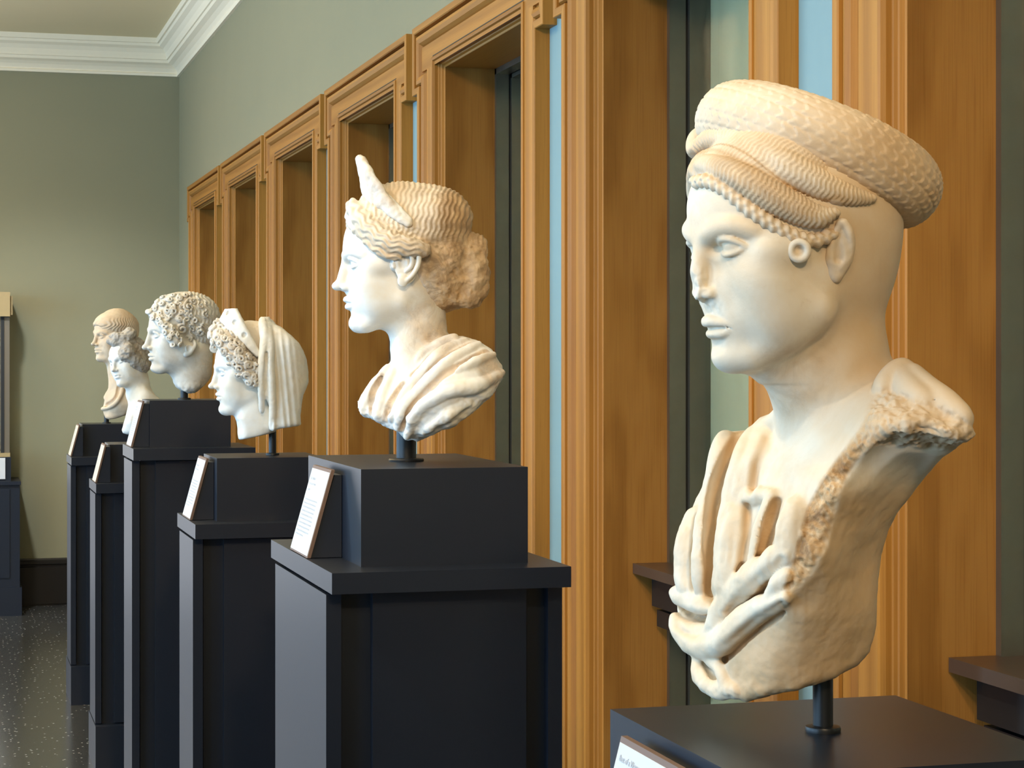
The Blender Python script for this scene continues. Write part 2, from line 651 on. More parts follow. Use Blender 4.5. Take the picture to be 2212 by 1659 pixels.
def cornice(name, a, b_, wall):
    bm = bmesh.new()
    rings = []
    for end in (0, 1):
        r = []
        for p, z in CP:
            if wall == 'right':
                r.append(bm.verts.new((XW - p, (a + p) if end == 0 else (b_ - p), z)))
            elif wall == 'back':
                r.append(bm.verts.new(((a + p) if end == 0 else (b_ - p), YB - p, z)))
            else:
                r.append(bm.verts.new((XL + p, (a + p) if end == 0 else (b_ - p), z)))
        rings.append(r)
    n = len(CP)
    for i in range(n):
        bm.faces.new((rings[0][i], rings[1][i], rings[1][(i + 1) % n], rings[0][(i + 1) % n]))
    bm.faces.new(rings[0])
    bm.faces.new(rings[1][::-1])
    struct(bm_obj(name, bm, CORN))


cornice('trim_1', Y0, YB, 'right')
cornice('trim_2', XL, XW, 'back')
cornice('trim_3', Y0, YB, 'left')

# baseboard on the end wall
bb = [(0, 0), (0.018, 0), (0.018, 0.012), (0.026, 0.012), (0.026, 0.255), (0.018, 0.262), (0.018, 0.268), (0.030, 0.276), (0.030, 0.296), (0.016, 0.302), (0.014, 0.312), (0, 0.312)]
struct(prism('baseboard_back', [(YB - p, z) for p, z in bb], 'x', -0.31, XW - 0.05, BASE))


def offset_path(P, t, side=1):
    """parallel copy of an axis-aligned open path, mitred."""
    out = []
    n = len(P)
    nr = []
    for a, b_ in zip(P, P[1:]):
        dx, dy = b_[0] - a[0], b_[1] - a[1]
        L = math.hypot(dx, dy)
        nr.append((side * dy / L, -side * dx / L))
    for i, p in enumerate(P):
        if i == 0:
            m = nr[0]
        elif i == n - 1:
            m = nr[-1]
        else:
            m = (nr[i - 1][0] + nr[i][0], nr[i - 1][1] + nr[i][1])
        out.append((p[0] + m[0] * t, p[1] + m[1] * t))
    return out


def sweep(bm, P, prof, side=1, only=None):
    """prof = list of (inset, X); only = 'up' for standing runs, 'across' for lying runs"""
    rows = []
    for t, x in prof:
        rows.append([bm.verts.new((x, y, z)) for y, z in offset_path(P, t, side)])
    for a, b_ in zip(rows, rows[1:]):
        for i in range(len(P) - 1):
            up = abs(P[i + 1][1] - P[i][1]) > abs(P[i + 1][0] - P[i][0])
            if only is None or (only == 'up') == up:
                bm.faces.new((a[i], a[i + 1], b_[i + 1], b_[i]))
    bmesh.ops.delete(bm, geom=[v for v in bm.verts if not v.link_faces], context='VERTS')


XB_, XF_ = 1.485, 1.502


def window_unit(k, yc):
    HB, HE, ZT, ZE = 0.688, 0.760, 2.717, 2.495
    root = empty('window_%d' % k, (XB_, yc, 0))
    struct(root)
    out = [(-HB, 0.0), (-HB, ZE), (-HE, ZE), (-HE, ZT), (HE, ZT), (HE, ZE), (HB, ZE), (HB, 0.0)]
    prof = [(0.0, XW + 0.002), (0.0, XB_ + 0.002), (0.002, XB_), (0.020, XB_), (0.023, XB_ + 0.003), (0.0235, XB_ + 0.024), (0.029, XB_ + 0.024), (0.030, XB_ + 0.012),
            (0.034, XB_ + 0.006), (0.044, XB_ + 0.004), (0.056, XB_ + 0.010), (0.064, XB_ + 0.020), (0.068, XB_ + 0.026), (0.071, XB_ + 0.026), (0.072, XF_)]
    pr2 = [(t, x - XB_) for t, x in prof]
    bm = bmesh.new()
    sweep(bm, out, pr2, 1, 'up')
    inn = offset_path(out, 0.072)
    # flat board between outer moulding and inner moulding
    inner = [(-OW - 0.034, 0.0), (-OW - 0.034, OZ + 0.020), (OW + 0.034, OZ + 0.020), (OW + 0.034, 0.0)]
    xf = XF_ - XB_
    V = lambda p: bm.verts.new((xf, p[0], p[1]))

    def quad(*ps):
        bm.faces.new([V(p) for p in ps])
    L, R, T_, EB = inn[0][0], inn[7][0], inn[3][1], inn[1][1]
    LE, RE = inn[3][0], inn[4][0]
    quad((L, 0), (inner[0][0], 0), (inner[1][0], EB), (L, EB))
    quad((inner[3][0], 0), (R, 0), (R, EB), (inner[2][0], EB))
    f1 = bm_obj('outer_casing', bm, OAK_V, root)
    bm = bmesh.new()
    V = lambda p: bm.verts.new((xf, p[0], p[1]))
    quad((LE, EB), (RE, EB), (RE, T_), (LE, T_))
    sweep(bm, out, pr2, 1, 'across')
    bm_obj('header_board', bm, OAK_H, root)
    # thin incised lines on the boards
    bm = bmesh.new()
    add_box(bm, xf - 0.0008, xf + 0.0002, inner[1][0] - 0.002, inner[2][0] + 0.002, OZ + 0.036, OZ + 0.039)
    bm_obj('incised_line', bm, SEAL, root)
    # inner moulding
    bm = bmesh.new()
    P = [(-OW - 0.034, 0.0), (-OW - 0.034, OZ + 0.034), (OW + 0.034, OZ + 0.034), (OW + 0.034, 0.0)]
    pi_ = [(0.0, xf + 0.010), (0.001, xf - 0.004), (0.006, xf - 0.008), (0.013, xf - 0.006), (0.017, xf + 0.002), (0.018, xf + 0.012), (0.022, xf + 0.014), (0.024, xf + 0.020),
           (0.027, xf + 0.022), (0.030, xf + 0.030), (0.034, xf + 0.032), (0.034, 0.05)]
    sweep(bm, P, pi_, 1, 'up')
    bm_obj('inner_moulding', bm, OAK_V, root)
    bm = bmesh.new()
    sweep(bm, P, pi_, 1, 'across')
    bm_obj('head_moulding', bm, OAK_H, root)
    # wooden jambs and head lining the recess
    bm = bmesh.new()
    for s in (-1, 1):
        y0, y1 = sorted((s * (OW + 0.018), s * (OW - 0.002)))
        add_box(bm, xf + 0.032, 0.211, y0, y1, 0.0, OZ)
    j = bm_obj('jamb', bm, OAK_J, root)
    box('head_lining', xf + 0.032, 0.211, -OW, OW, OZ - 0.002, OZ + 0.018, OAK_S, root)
    # dark metal window set into the recess
    a, w_ = 0.211, 0.020
    bm = bmesh.new()
    for s in (-1, 1):
        y0, y1 = sorted((s * OW, s * (OW - w_)))
        add_box(bm, a, a + 0.042, y0, y1, 0.0, OZ)
        y0, y1 = sorted((s * OW, s * (OW - w_ - 0.012)))
        add_box(bm, a + 0.048, a + 0.11, y0, y1, 0.0, OZ)
    add_box(bm, a, a + 0.042, -OW, OW, OZ - w_, OZ)
    add_box(bm, a + 0.048, a + 0.11, -OW, OW, OZ - w_ - 0.012, OZ)
    mf = bm_obj('metal_frame', bm, BRONZE, root)
    bm = bmesh.new()
    for s in (-1, 1):
        y0, y1 = sorted((s * OW, s * (OW - w_ + 0.004)))
        add_box(bm, a + 0.041, a + 0.049, y0, y1, 0.0, OZ)
    bm_obj('seal', bm, SEAL, mf)
    box('pane', a + 0.085, a + 0.091, -OW + 0.03, OW - 0.03, 0.0, OZ - 0.03, GLASS, root)
    box('shade', a + 0.104, a + 0.108, -OW + 0.03, OW - 0.03, 0.0, OZ - 0.03, SHADE, root)
    bm = bmesh.new()
    add_box(bm, 0.122, a + 0.08, -OW + 0.006, OW - 0.006, 1.115, 1.139)
    bm_obj('ledge', bm, SILLM, root, bevel=0.003)
    bm = bmesh.new()
    add_box(bm, 0.165, a + 0.08, -OW + 0.022, OW - 0.022, 1.112 - 0.075, 1.112)
    add_box(bm, 0.178, a + 0.08, -OW + 0.022, OW - 0.022, 1.112 - 0.125, 1.112 - 0.085)
    bm_obj('rail_under_ledge', bm, STEEL, root, bevel=0.002)
    return root


for k, yc in enumerate(WC):
    if yc > 0.4:
        window_unit(k + 1, yc)
# strips of wall between the casings, cool daylight painted into their blue
n = 0
for a, b_ in zip(WC, WC[1:]):
    if a > 0:
        n += 1
        struct(box('trim_%d' % (3 + n), XW - 0.002, XW + 0.001, a + 0.694, b_ - 0.694, 0.312, 2.60, BLUE))

# ---------------------------------------------------------------- display case by the end wall
t = empty('display_case', (0.10, 13.6, 0))
tag(t, 'lit glass display case on a dark cabinet against the end wall, at the left edge', 'display case')
cx = 0.10


def lb(name, x0, x1, y0, y1, z0, z1, m, parent, bevel=0.0):
    return box(name, x0 - 0.10, x1 - 0.10, y0 - 13.6, y1 - 13.6, z0, z1, m, parent, bevel)


RX = 0.479
lb('plinth', -0.55, RX, 13.34, 13.82, 0, 0.180, PED, t, 0.003)
lb('cabinet_body', -0.53, RX - 0.012, 13.36, 13.81, 0.180, 0.83, PED, t)
lb('cabinet_panel', -0.48, RX - 0.075, 13.352, 13.362, 0.24, 0.80, PED, t)
lb('cabinet_top', -0.55, RX - 0.006, 13.34, 13.82, 0.83, 0.852, PED, t, 0.003)
lb('riser', -0.50, 0.413, 13.40, 13.80, 0.852, 1.005, PED, t)
lab = lb('label_card', -0.30, 0.378, 13.388, 13.400, 0.866, 1.0, CARD, t)
lb('case_floor', -0.50, 0.409, 13.42, 13.79, 1.005, 1.030, TANBOX, t)
for x0, x1 in ((0.350, 0.406), (-0.50, -0.444)):
    lb('corner_post', x0, x1, 13.44, 13.47, 1.03, 1.90, GREYMET, t, 0.004)
    lb('corner_post', x0, x1, 13.75, 13.78, 1.03, 1.90, GREYMET, t, 0.004)
lb('dark_upright', 0.352, 0.372, 13.434, 13.441, 1.03, 1.895, SEAL, t)
lb('lit_backboard', -0.44, 0.35, 13.74, 13.75, 1.03, 1.90, LIT, t)
lb('glass_front', -0.444, 0.350, 13.452, 13.458, 1.03, 1.90, GLASS, t)
lb('light_hood', -0.52, 0.408, 13.40, 13.80, 1.90, 2.055, TANBOX, t, 0.003)
lb('hood_side', 0.408, 0.425, 13.43, 13.78, 1.91, 2.03, TANBOX, t)

# ---------------------------------------------------------------- pedestals


def pedestal(idx, fy, depth, capz, capt, blk, bz, post, label):
    """blk = (x0, x1, y0, y1) of the riser block, post = (x, y, radius, ztop)"""
    x0, x1 = 0.58, 0.968
    root = empty('pedestal', ((x0 + x1) / 2, fy + depth / 2, 0))
    tag(root, label, 'pedestal', 'painted pedestals in a row')
    ox, oy = (x0 + x1) / 2, fy + depth / 2

    def B(name, a, b_, c, d, e, f, m=PED, par=root, bev=0.0):
        return box(name, a - ox, b_ - ox, c - oy, d - oy, e, f, m, par, bev)
    B('cap', x0, x1, fy, fy + depth, capz - capt, capz, bev=0.002)
    B('base', x0 - 0.002, x1, fy, fy + depth, 0, 0.18, bev=0.002)
    s = 0.05
    zt = capz - capt - 0.006
    B('shaft', x0 + 0.028, x1 - 0.01, fy + s + 0.022, fy + depth - s - 0.022, 0.18, capz - capt)
    B('side_board', x0, x0 + 0.024, fy + s, fy + depth - s, 0.184, zt, bev=0.0015)
    B('side_board', x1 - 0.024, x1, fy + s, fy + depth - s, 0.184, zt, bev=0.0015)
    B('front_panel', x0 + 0.075, x1 - 0.06, fy + s + 0.002, fy + s + 0.03, 0.184, zt, bev=0.0015)
    B('back_panel', x0 + 0.075, x1 - 0.06, fy + depth - s - 0.03, fy + depth - s - 0.002, 0.184, zt, bev=0.0015)
    B('riser_block', *blk, capz, bz, bev=0.002)
    return root


def mount(root, bz, post):
    px, py, r, zt = post
    l = (0, 0, bz - root.location.z)
    p = lathe('mount_post', [(r, 0.0), (r, zt - bz)], STEEL, root, l)
    lathe('flange', [(r * 1.75, 0.0), (r * 1.78, 0.003), (r * 1.7, 0.005), (r * 1.05, 0.0062)], STEEL, p, l)


def label_holder(y0, y1, capz, h, xb, xt, xblk, lean, card, label, lines, title=None):
    """sloping label: foot at (xb, capz), head at (xt, capz + h); wedge behind up to the block."""
    yc = (y0 + y1) / 2
    root = empty('object_label', (xblk, yc, capz + 0.001))
    tag(root, label, 'label', 'sloping labels in front of the busts')
    b0, t0 = xb - xblk, xt - xblk
    w = (y1 - y0) / 2
    prism('wedge', [(b0 + 0.006, 0), (-0.001, 0), (-0.001, h * 0.94), (t0 + 0.006, h * 0.94)], 'y', -w + 0.004, w - 0.004, PED, root)
    L = math.hypot(t0 - b0, h)
    nx, nz = -h / L, (t0 - b0) / L
    th = 0.006
    prism('panel', [(b0, 0.0), (b0 + th, 0.0), (t0 + th, h), (t0, h)], 'y', -w, w, EDGE, root)
    m = 0.06
    a = (b0 + (t0 - b0) * 0.02, h * 0.02)
    c = (b0 + (t0 - b0) * 0.965, h * 0.965)
    e = 0.0008
    cd = prism('card', [(a[0], a[1]), (c[0], c[1]), (c[0] + nx * e, c[1] + nz * e), (a[0] + nx * e, a[1] + nz * e)], 'y', -w + 0.003, w - 0.003, card, root)
    # lines of print: rows of short words
    rnd = random.Random(int(y0 * 100))
    bm = bmesh.new()
    for row, (t_, size, l0, l1, gap) in enumerate(lines):
        y = w - 0.012 - l0
        while y > w - 0.012 - l1:
            ln = rnd.uniform(0.004, 0.012) * (size / 0.0028)
            ye = max(y - ln, w - 0.012 - l1 - 0.004)
            for s0 in (0,):
                zz = h * t_
                xx = b0 + (t0 - b0) * t_
                k = size / L
                p0 = (xx + nx * (e + 0.0004), zz + nz * (e + 0.0004))
                p1 = (p0[0] + (t0 - b0) * k, p0[1] + h * k)
                vs = [bm.verts.new((p0[0], y, p0[1])), bm.verts.new((p0[0], ye, p0[1])), bm.verts.new((p1[0], ye, p1[1])), bm.verts.new((p1[0], y, p1[1]))]
                bm.faces.new(vs)
            y = ye - size * 0.6
    if len(bm.verts):
        bm_obj('print', bm, INK, cd)
    else:
        bm.free()
    if title:
        cu = bpy.data.curves.new('title', 'FONT')
        cu.body = title
        cu.size = 0.0085
        cu.extrude = 0.0001
        tx = bpy.data.objects.new('title', cu)
        me = bpy.data.meshes.new_from_object(tx)
        me.materials.clear()
        me.materials.append(INK)
        bpy.data.objects.remove(tx)
        tx = link(bpy.data.objects.new('title', me), cd)
        ang = math.atan2(h, t0 - b0)
        ux = Vector((0, -1, 0))
        uy = Vector(((t0 - b0) / L, 0, h / L))
        uz = ux.cross(uy)
        M = Matrix((ux, uy, uz)).transposed().to_4x4()
        zz = 0.865
        M.translation = Vector((b0 + (t0 - b0) * zz + nx * (e + 0.0005), w - 0.012, h * zz + nz * (e + 0.0005)))
        tx.matrix_local = M
    return root


PD = [
    # front y, depth, cap z, cap thickness, riser block, block z, post, label
    (1.42, 0.66, 1.120, 0.033, (0.642, 0.954, 1.600, 1.944), 1.285, (0.796, 1.774, 0.0095, 1.38),
     'nearest blue-black pedestal, under the large draped bust with coiled braids'),
    (3.130, 0.612, 1.302, 0.033, (0.642, 0.919, 3.211, 3.700), 1.458, (0.768, 3.44, 0.0172, 1.56),
     'wide blue-black pedestal under the bust with a crown and wavy hair'),
    (4.915, 0.391, 1.237, 0.035, (0.642, 0.904, 4.998, 5.258), 1.391, (0.7985, 5.128, 0.0095, 1.46),
     'blue-black pedestal under the veiled head, third from the camera'),
    (6.572, 0.40, 1.347, 0.037, (0.642, 0.904, 6.686, 6.947), 1.498, (0.768, 6.82, 0.0125, 1.56),
     'tallest blue-black pedestal, under the curly-haired head'),
    (8.218, 0.40, 1.138, 0.037, (0.642, 0.904, 8.336, 8.60), 1.288, (0.775, 8.468, 0.010, 1.35),
     'low blue-black pedestal behind the tallest one, under the rough-haired bust'),
    (9.835, 0.40, 1.166, 0.037, (0.642, 0.904, 9.999, 10.26), 1.317, (0.765, 10.13, 0.012, 1.36),
     'farthest blue-black pedestal, nearest to the end wall'),
]
for i, p in enumerate(PD):
    pedestal(i, *p)

LN = [(0.60 - 0.045 * i, 0.0026, 0.0 if i else 0.004, 0.115 if i < 9 else 0.07, 0) for i in range(10)]
HEADL = [(0.84, 0.004, 0, 0.05, 0), (0.78, 0.003, 0, 0.06, 0), (0.71, 0.003, 0, 0.02, 0)]
label_holder(1.67, 1.85, 1.120, 0.155, 0.582, 0.622, 0.642, 0.02, CARD,
             'white label leaning on the nearest pedestal, below the large draped bust', LN + [(0.76, 0.004, 0, 0.06, 0)], 'Bust of a Woman')
label_holder(3.367, 3.54, 1.302, 0.146, 0.5822, 0.623, 0.642, 0.02, CARD,
             'white label on the wide pedestal below the crowned bust', LN + HEADL)
label_holder(5.048, 5.21, 1.237, 0.150, 0.5822, 0.623, 0.642, 0.02, CARD, 'pale label on the pedestal of the veiled head', LN + HEADL)
label_holder(6.69, 6.86, 1.347, 0.148, 0.5822, 0.620, 0.642, 0.02, CARD, 'pale label on the tallest pedestal, below the curly head', LN + HEADL)
label_holder(8.29, 8.47, 1.138, 0.151, 0.5822, 0.620, 0.642, 0.02, CARDW, 'cream label on the low pedestal of the rough-haired bust', LN + HEADL)
label_holder(9.95, 10.13, 1.166, 0.149, 0.5822, 0.622, 0.642, 0.02, CARDW, 'label on the farthest pedestal, seen almost edge on', LN + HEADL)
# ---------------------------------------------------------------- faces
MM = 0.001


def face(cl, full=0.0, nose=True, ears=(1, -1), ear_k=1.0, lip=1.0, jaw=1.0, chin=0.0, skull=True, pup=False, nose_len=0.0, lid=1.0, mz=0.0, ala=1.0):
    """sculpt a head in the current frame: y forward, z up, origin between the ears at eye level, millimetres."""
    def E(c, r, k=8, mode='add', rot=None):
        cl.ell([a * MM for a in c], [a * MM for a in r], k * MM, mode, rot)

    def K(a, b, ra, rb, k=5, mode='add'):
        cl.cone([q * MM for q in a], [q * MM for q in b], ra * MM, rb * MM, k * MM, mode)

    def CH(pts, r, k=2, mode='add', n=6):
        P = spline(pts, n)
        rs = r if not hasattr(r, '__len__') else np.interp(np.linspace(0, 1, len(P)), np.linspace(0, 1, len(r)), r) * MM
        if not hasattr(r, '__len__'):
            rs = [r * MM] * len(P)
        cl.chain(P * MM, rs, k * MM, mode)
    if skull:
        E((0, -10, 36), (73, 90, 82), 10)
    E((0, 30, 26), (63, 62, 60), 14)
    E((0, 36, -30), (59 + full, 50, 78), 14)
    E((0, 10, -38), (57 + full, 58, 50), 14)
    for s in (-1, 1):
        E((s * 37, 57, -30), (24 + full * 0.4, 23, 26), 14)
        E((s * 54, 40, -8), (14, 26, 15), 14)
        K((s * (46 + full) * jaw, 14, -68), (s * 17, 66, -98), 15, 14, 22)
    E((0, 78, -97 - chin), (19, 17, 15.5), 14)
    E((0, 71, -64), (31, 21, 26), 14)
    for s in (-1, 1):
        E((s * 38, 46, -58), (21 + full * 0.5, 26, 30), 18)
    E((0, 79, 8), (26, 12, 20), 14)
    # eye sockets
    for s in (-1, 1):
        E((s * 31, 94, 1), (18, 15.5, 9.5), 10, 'cut')
        E((s * 17.5, 94, 0), (7, 11, 8), 8, 'cut')
    # brow ridge
    for s in (-1, 1):
        CH([(s * 8, 86, 9), (s * 21, 84.5, 15.5), (s * 36, 77.5, 16.5), (s * 50, 63, 9)], [5.0, 4.6, 4.2, 3.2], 9)
    E((0, 78, -38), (22, 13, 20), 12)
    # nose
    if nose:
        K((0, 86.5, 12), (0, 101, -30 - nose_len), 6.8, 8.0, 7)
        E((0, 106, -34.5 - nose_len), (8.4, 10, 7.6), 5)
        for s in (-1, 1):
            E((s * 11.0 * ala, 93.5, -38 - nose_len), (5.8 * ala, 9 * ala, 6.2 * ala), 4.5)
            E((s * 5.5, 100, -46.5 - nose_len), (2.6, 5.0, 3.0), 1.5, 'cut')
        K((0, 98, -42 - nose_len), (0, 94, -47), 3, 2.5, 4)
    # eyes
    for s in (-1, 1):
        E((s * 30.5, 71.5, 0), (12.8, 12.6, 12.6), 1.0)
        CH([(s * 15.5, 77, -2.5), (s * 21, 82.5, 3.6), (s * 29.5, 85.2, 6.4), (s * 38.5, 81.2, 4.6), (s * 46.5, 71.5, -3.0)], [1.5, 2.4, 2.8, 2.6, 1.8], 1.2 * lid)
        CH([(s * 17, 77.5, -3.6), (s * 24, 82.3, -6.6), (s * 31.5, 83.0, -8.0), (s * 39.5, 78.3, -6.8), (s * 46, 71, -3.6)], [1.1, 1.8, 1.9, 1.8, 1.3], 1.8)
        if pup:
            E((s * 31.5, 84.2, 0.8), (2.2, 1.6, 2.2), 0.8, 'cut')
    # mouth
    def MZ(p):
        return [(a, b, c + mz) for a, b, c in p]
    CH(MZ([(-23, 80.5, -63), (-12, 90, -59), (-4, 94, -57), (0, 93.6, -57.8), (4, 94, -57), (12, 90, -59), (23, 80.5, -63)]),
       [1.4, 3.2, 3.9, 3.7, 3.9, 3.2, 1.4], 3)
    CH(MZ([(-21, 80, -65), (-11, 88.5, -68.6), (0, 91.8, -69.6), (11, 88.5, -68.6), (21, 80, -65)]), [1.6, 4.2 * lip, 5.2 * lip, 4.2 * lip, 1.6], 3)
    CH(MZ([(-25, 79.5, -63.6), (-14, 89.5, -63.8), (-5, 95.5, -62.8), (0, 97.3, -63.4), (5, 95.5, -62.8), (14, 89.5, -63.8), (25, 79.5, -63.6)]), [0.8, 1.0, 1.2, 1.3, 1.2, 1.0, 0.8], 1.4, 'cut')
    E((0, 97, -80.5 + mz * 0.7), (15, 6.5, 5.0), 7, 'cut')
    E((0, 98.5, -50 + mz * 0.5), (3, 3.5, 6), 3, 'cut')
    # ears
    for s in ears:
        ear(cl, s, ear_k)


def ear(cl, s, k=1.0, dx=0, dy=0, dz=0):
    def T(p):
        return (s * (p[0] + dx) * MM, (p[1] * k + dy) * MM, (p[2] * k + dz) * MM)

    def W(pts, r, kk):
        H = spline(pts, 5)
        cl.chain([T(p) for p in H], np.interp(np.linspace(0, 1, len(H)), np.linspace(0, 1, len(r)), r) * MM * k, kk * MM)
    cl.cone(T((56, 2, -5)), T((66, -8, -5)), 11 * MM, 11 * MM, 4 * MM)
    cl.ell(T((69, -10, -4)), (4.5 * MM, 14.5 * k * MM, 25 * k * MM), 3 * MM)
    W([(70, 4, 0), (73, 6, 10), (76, 1, 20), (79, -9, 25.5), (81, -19, 21), (82, -25, 9), (80, -24, -6), (77, -17, -18), (74, -9, -25)], [1.8, 2.6, 3.0, 3.0, 2.8, 2.2], 1.2)
    W([(75, -4, 16), (78, -13, 10), (79, -17, 0), (77, -15, -9), (74, -9, -14)], [1.6, 2.3, 2.4, 2.0], 1.6)
    cl.ell(T((72.5, -4, -25)), (3.6 * MM, 6.2 * MM * k, 7.5 * MM * k), 3 * MM)
    cl.ell(T((70, 5.0, -6)), (3.0 * MM, 2.6 * MM * k, 4.2 * MM * k), 2 * MM)
    cl.ell(T((79, -5, -4)), (8.5 * MM, 6.2 * MM * k, 9.5 * MM * k), 2 * MM, 'cut')
    cl.ell(T((80, -3, 10)), (5.5 * MM, 4.5 * MM * k, 6 * MM * k), 2.5 * MM, 'cut')


def neck(cl, a=(0, -14, -60), b=(0, -26, -190), ra=54, rb=60, k=18):
    cl.cone([q * MM for q in a], [q * MM for q in b], ra * MM, rb * MM, k * MM)


def place_head(st, cl, px, py, y, psi, sc, pitch=0.0, roll=0.0):
    """put a face so that its near eye sits at a measured point; returns the head frame."""
    M = np.array(rotm(90 + psi, pitch, roll))
    c = [M @ (np.array([s * 0.031, 0.084, 0.0]) * sc) for s in (-1, 1)]
    off = c[0] if c[0][1] < c[1][1] else c[1]
    O = st.L(px, py, y) - off
    cl.frame(M, O, sc)
    return M, O
# ---------------------------------------------------------------- working in a bust's own frame
class Stand:
    """local frame of a bust: x to the right, y away from the room's viewing side, z up; origin (bx, by, bz)."""

    def __init__(self, name, bx, by, bz, label, cat='bust', group=None):
        self.o = np.array([bx, by, bz])
        self.phi = math.atan2(bx, by)
        self.D = math.hypot(bx, by)
        self.root = empty(name, (bx, by, bz), -self.phi)
        tag(self.root, label, cat, group)
        c, s = math.cos(self.phi), math.sin(self.phi)
        self.R = np.array([[c, -s, 0], [s, c, 0], [0, 0, 1]])   # world -> local rows
        self.eye = self.R @ (np.array([0, 0, EYE]) - self.o)

    def ray(self, px, py):
        a = (px - 1106.0) / FPX
        w = np.array([SY + a * CY, CY - a * SY, (HORIZON - py) / FPX])
        return self.R @ w

    def L(self, px, py, y=0.0):
        """measured point of the photograph at depth y of this stand's frame."""
        d = self.ray(px, py)
        t = (y - self.eye[1]) / d[1]
        return self.eye + d * t

    def S(self, px, py, yf, off=0.0):
        """same, on the surface y = yf(x, z), lifted towards the viewer by off."""
        y = 0.0
        for _ in range(8):
            p = self.L(px, py, y)
            y = 0.5 * y + 0.5 * float(yf(p[0], p[2]) - off)
        return self.L(px, py, y)

    def hit(self, cl, px, py, y0=-0.25, y1=0.25, lift=0.0, default=0.0):
        """first meeting of the sight line with the clay."""
        n = 500
        ys = np.linspace(y0, y1, n)
        d = self.ray(px, py)
        P = self.eye + d * ((ys - self.eye[1]) / d[1])[:, None]
        I = np.round((P - cl.lo) / cl.h).astype(int)
        ok = np.all((I >= 0) & (I < cl.n), axis=1)
        I = np.clip(I, 0, cl.n - 1)
        f = np.where(ok, cl.F[I[:, 0], I[:, 1], I[:, 2]], 1)
        k = np.nonzero(f < 0)[0]
        y = ys[k[0]] - lift if len(k) else default
        return self.L(px, py, y)


def rbf(pts, vals, smooth=1e-4):
    """thin-plate height surface through scattered control points."""
    P = np.array(pts, dtype=float)
    v = np.array(vals, dtype=float)
    n = len(P)

    def phi(r2):
        return 0.5 * r2 * np.log(r2 + 1e-12)
    r2 = ((P[:, None] - P[None]) ** 2).sum(-1)
    A = np.zeros((n + 3, n + 3))
    A[:n, :n] = phi(r2) + smooth * np.eye(n) * 0.01
    A[:n, n] = 1
    A[:n, n + 1:] = P
    A[n:, :n] = A[:n, n:].T
    w = np.linalg.solve(A, np.concatenate([v, np.zeros(3)]))

    def f(x, z):
        x, z = np.asarray(x, dtype=float), np.asarray(z, dtype=float)
        r = w[n] + w[n + 1] * x + w[n + 2] * z
        for i in range(n):
            r = r + w[i] * phi((x - P[i, 0]) ** 2 + (z - P[i, 1]) ** 2)
        return r
    return f


def slab(cl, poly, yf, yb, k=0.01, slope=0.6, round_=0.0, k_in=0.012):
    """solid between the surfaces y=yf(x,z) and y=yb(x,z) inside an outline in the x-z plane."""
    lo, hi = np.min(poly, axis=0) - 0.012, np.max(poly, axis=0) + 0.012
    s = cl.sl((lo[0], -9, lo[1]), (hi[0], 9, hi[1]))
    x, y, z = cl.pts(s)
    X, Z = x[:, 0, 0][:, None], z[0, 0, :][None, :]
    d2 = (poly_sd(poly, X, Z) + round_)[:, None, :]
    f = np.broadcast_to(yf(X, Z), (X.shape[0], Z.shape[1]))[:, None, :]
    b = np.broadcast_to(yb(X, Z), (X.shape[0], Z.shape[1]))[:, None, :]
    gx = np.gradient(f[:, 0, :], cl.h, axis=0)
    gz = np.gradient(f[:, 0, :], cl.h, axis=1)
    c = (1 / np.sqrt(1 + gx ** 2 + gz ** 2))[:, None, :]
    d = smax(smax((f - y) * c, (y - b) * slope, k_in), d2, k_in) - round_
    cl.op(s, d.astype(np.float32), k)


def along(V, curve):
    """arc length, signed side distance and closeness of points to a 3D polyline (side measured in the x-z view)."""
    P = np.array(curve)
    seg = np.linalg.norm(np.diff(P, axis=0), axis=1)
    cum = np.concatenate([[0], np.cumsum(seg)])
    best = np.full(len(V), 1e9)
    S = np.zeros(len(V))
    T = np.zeros(len(V))
    for i in range(len(P) - 1):
        a, e = P[i], P[i + 1] - P[i]
        t = np.clip(((V - a) @ e) / (e @ e + 1e-15), 0, 1)
        r = V - a - e * t[:, None]
        d = (r ** 2).sum(1)
        m = d < best
        best[m] = d[m]
        S[m] = cum[i] + t[m] * seg[i]
        T[m] = r[m, 2] * e[0] / seg[i] - r[m, 0] * e[2] / seg[i]
    return S, T, np.sqrt(best)


def finish(cl, name, mat, parent, disp=None, patina=None, it=2, earth_warmlight=None):
    V, Q = cl.mesh()
    V = relax(V, Q, it)
    N = normals(V, Q)
    if disp is not None:
        V = V + N * disp(V, N)[:, None]
    at = {'patina': np.clip(patina(V, N), 0, 1)} if patina is not None else {}
    if earth_warmlight is not None:
        at['earth_warmlight'] = np.clip(earth_warmlight(V, N), 0, 1)
    return np_mesh(name, V, Q, mat, parent, at)


def spiral_curl(cl, c, n, r, turns=1.3, rt=0.0025, a0=0.0, flip=1, tail=None, lift=0.0, k=0.0015, cone=0.5):
    """a carved curl: a tube wound into a coil on the surface with normal n."""
    n = np.array(n, dtype=float)
    n /= np.linalg.norm(n)
    u = np.cross([0, 0, 1.0], n)
    u /= np.linalg.norm(u) + 1e-9
    v = np.cross(n, u)
    T = np.linspace(0, 1, int(10 * turns) + 2)
    pts = []
    if tail is not None:
        e = c + r * (math.cos(a0) * u + math.sin(a0) * v)
        for t in (0, 0.5):
            pts.append(np.array(tail) * (1 - t) + e * t + n * lift)
    for t in T:
        rr = r * (1 - 0.72 * t)
        a = a0 + flip * t * turns * 2 * PI
        pts.append(c + rr * (math.cos(a) * u + math.sin(a) * v) + n * (lift + cone * r * t * 0.5))
    rs = np.linspace(rt, rt * 0.75, len(pts))
    cl.chain(pts, rs, k)
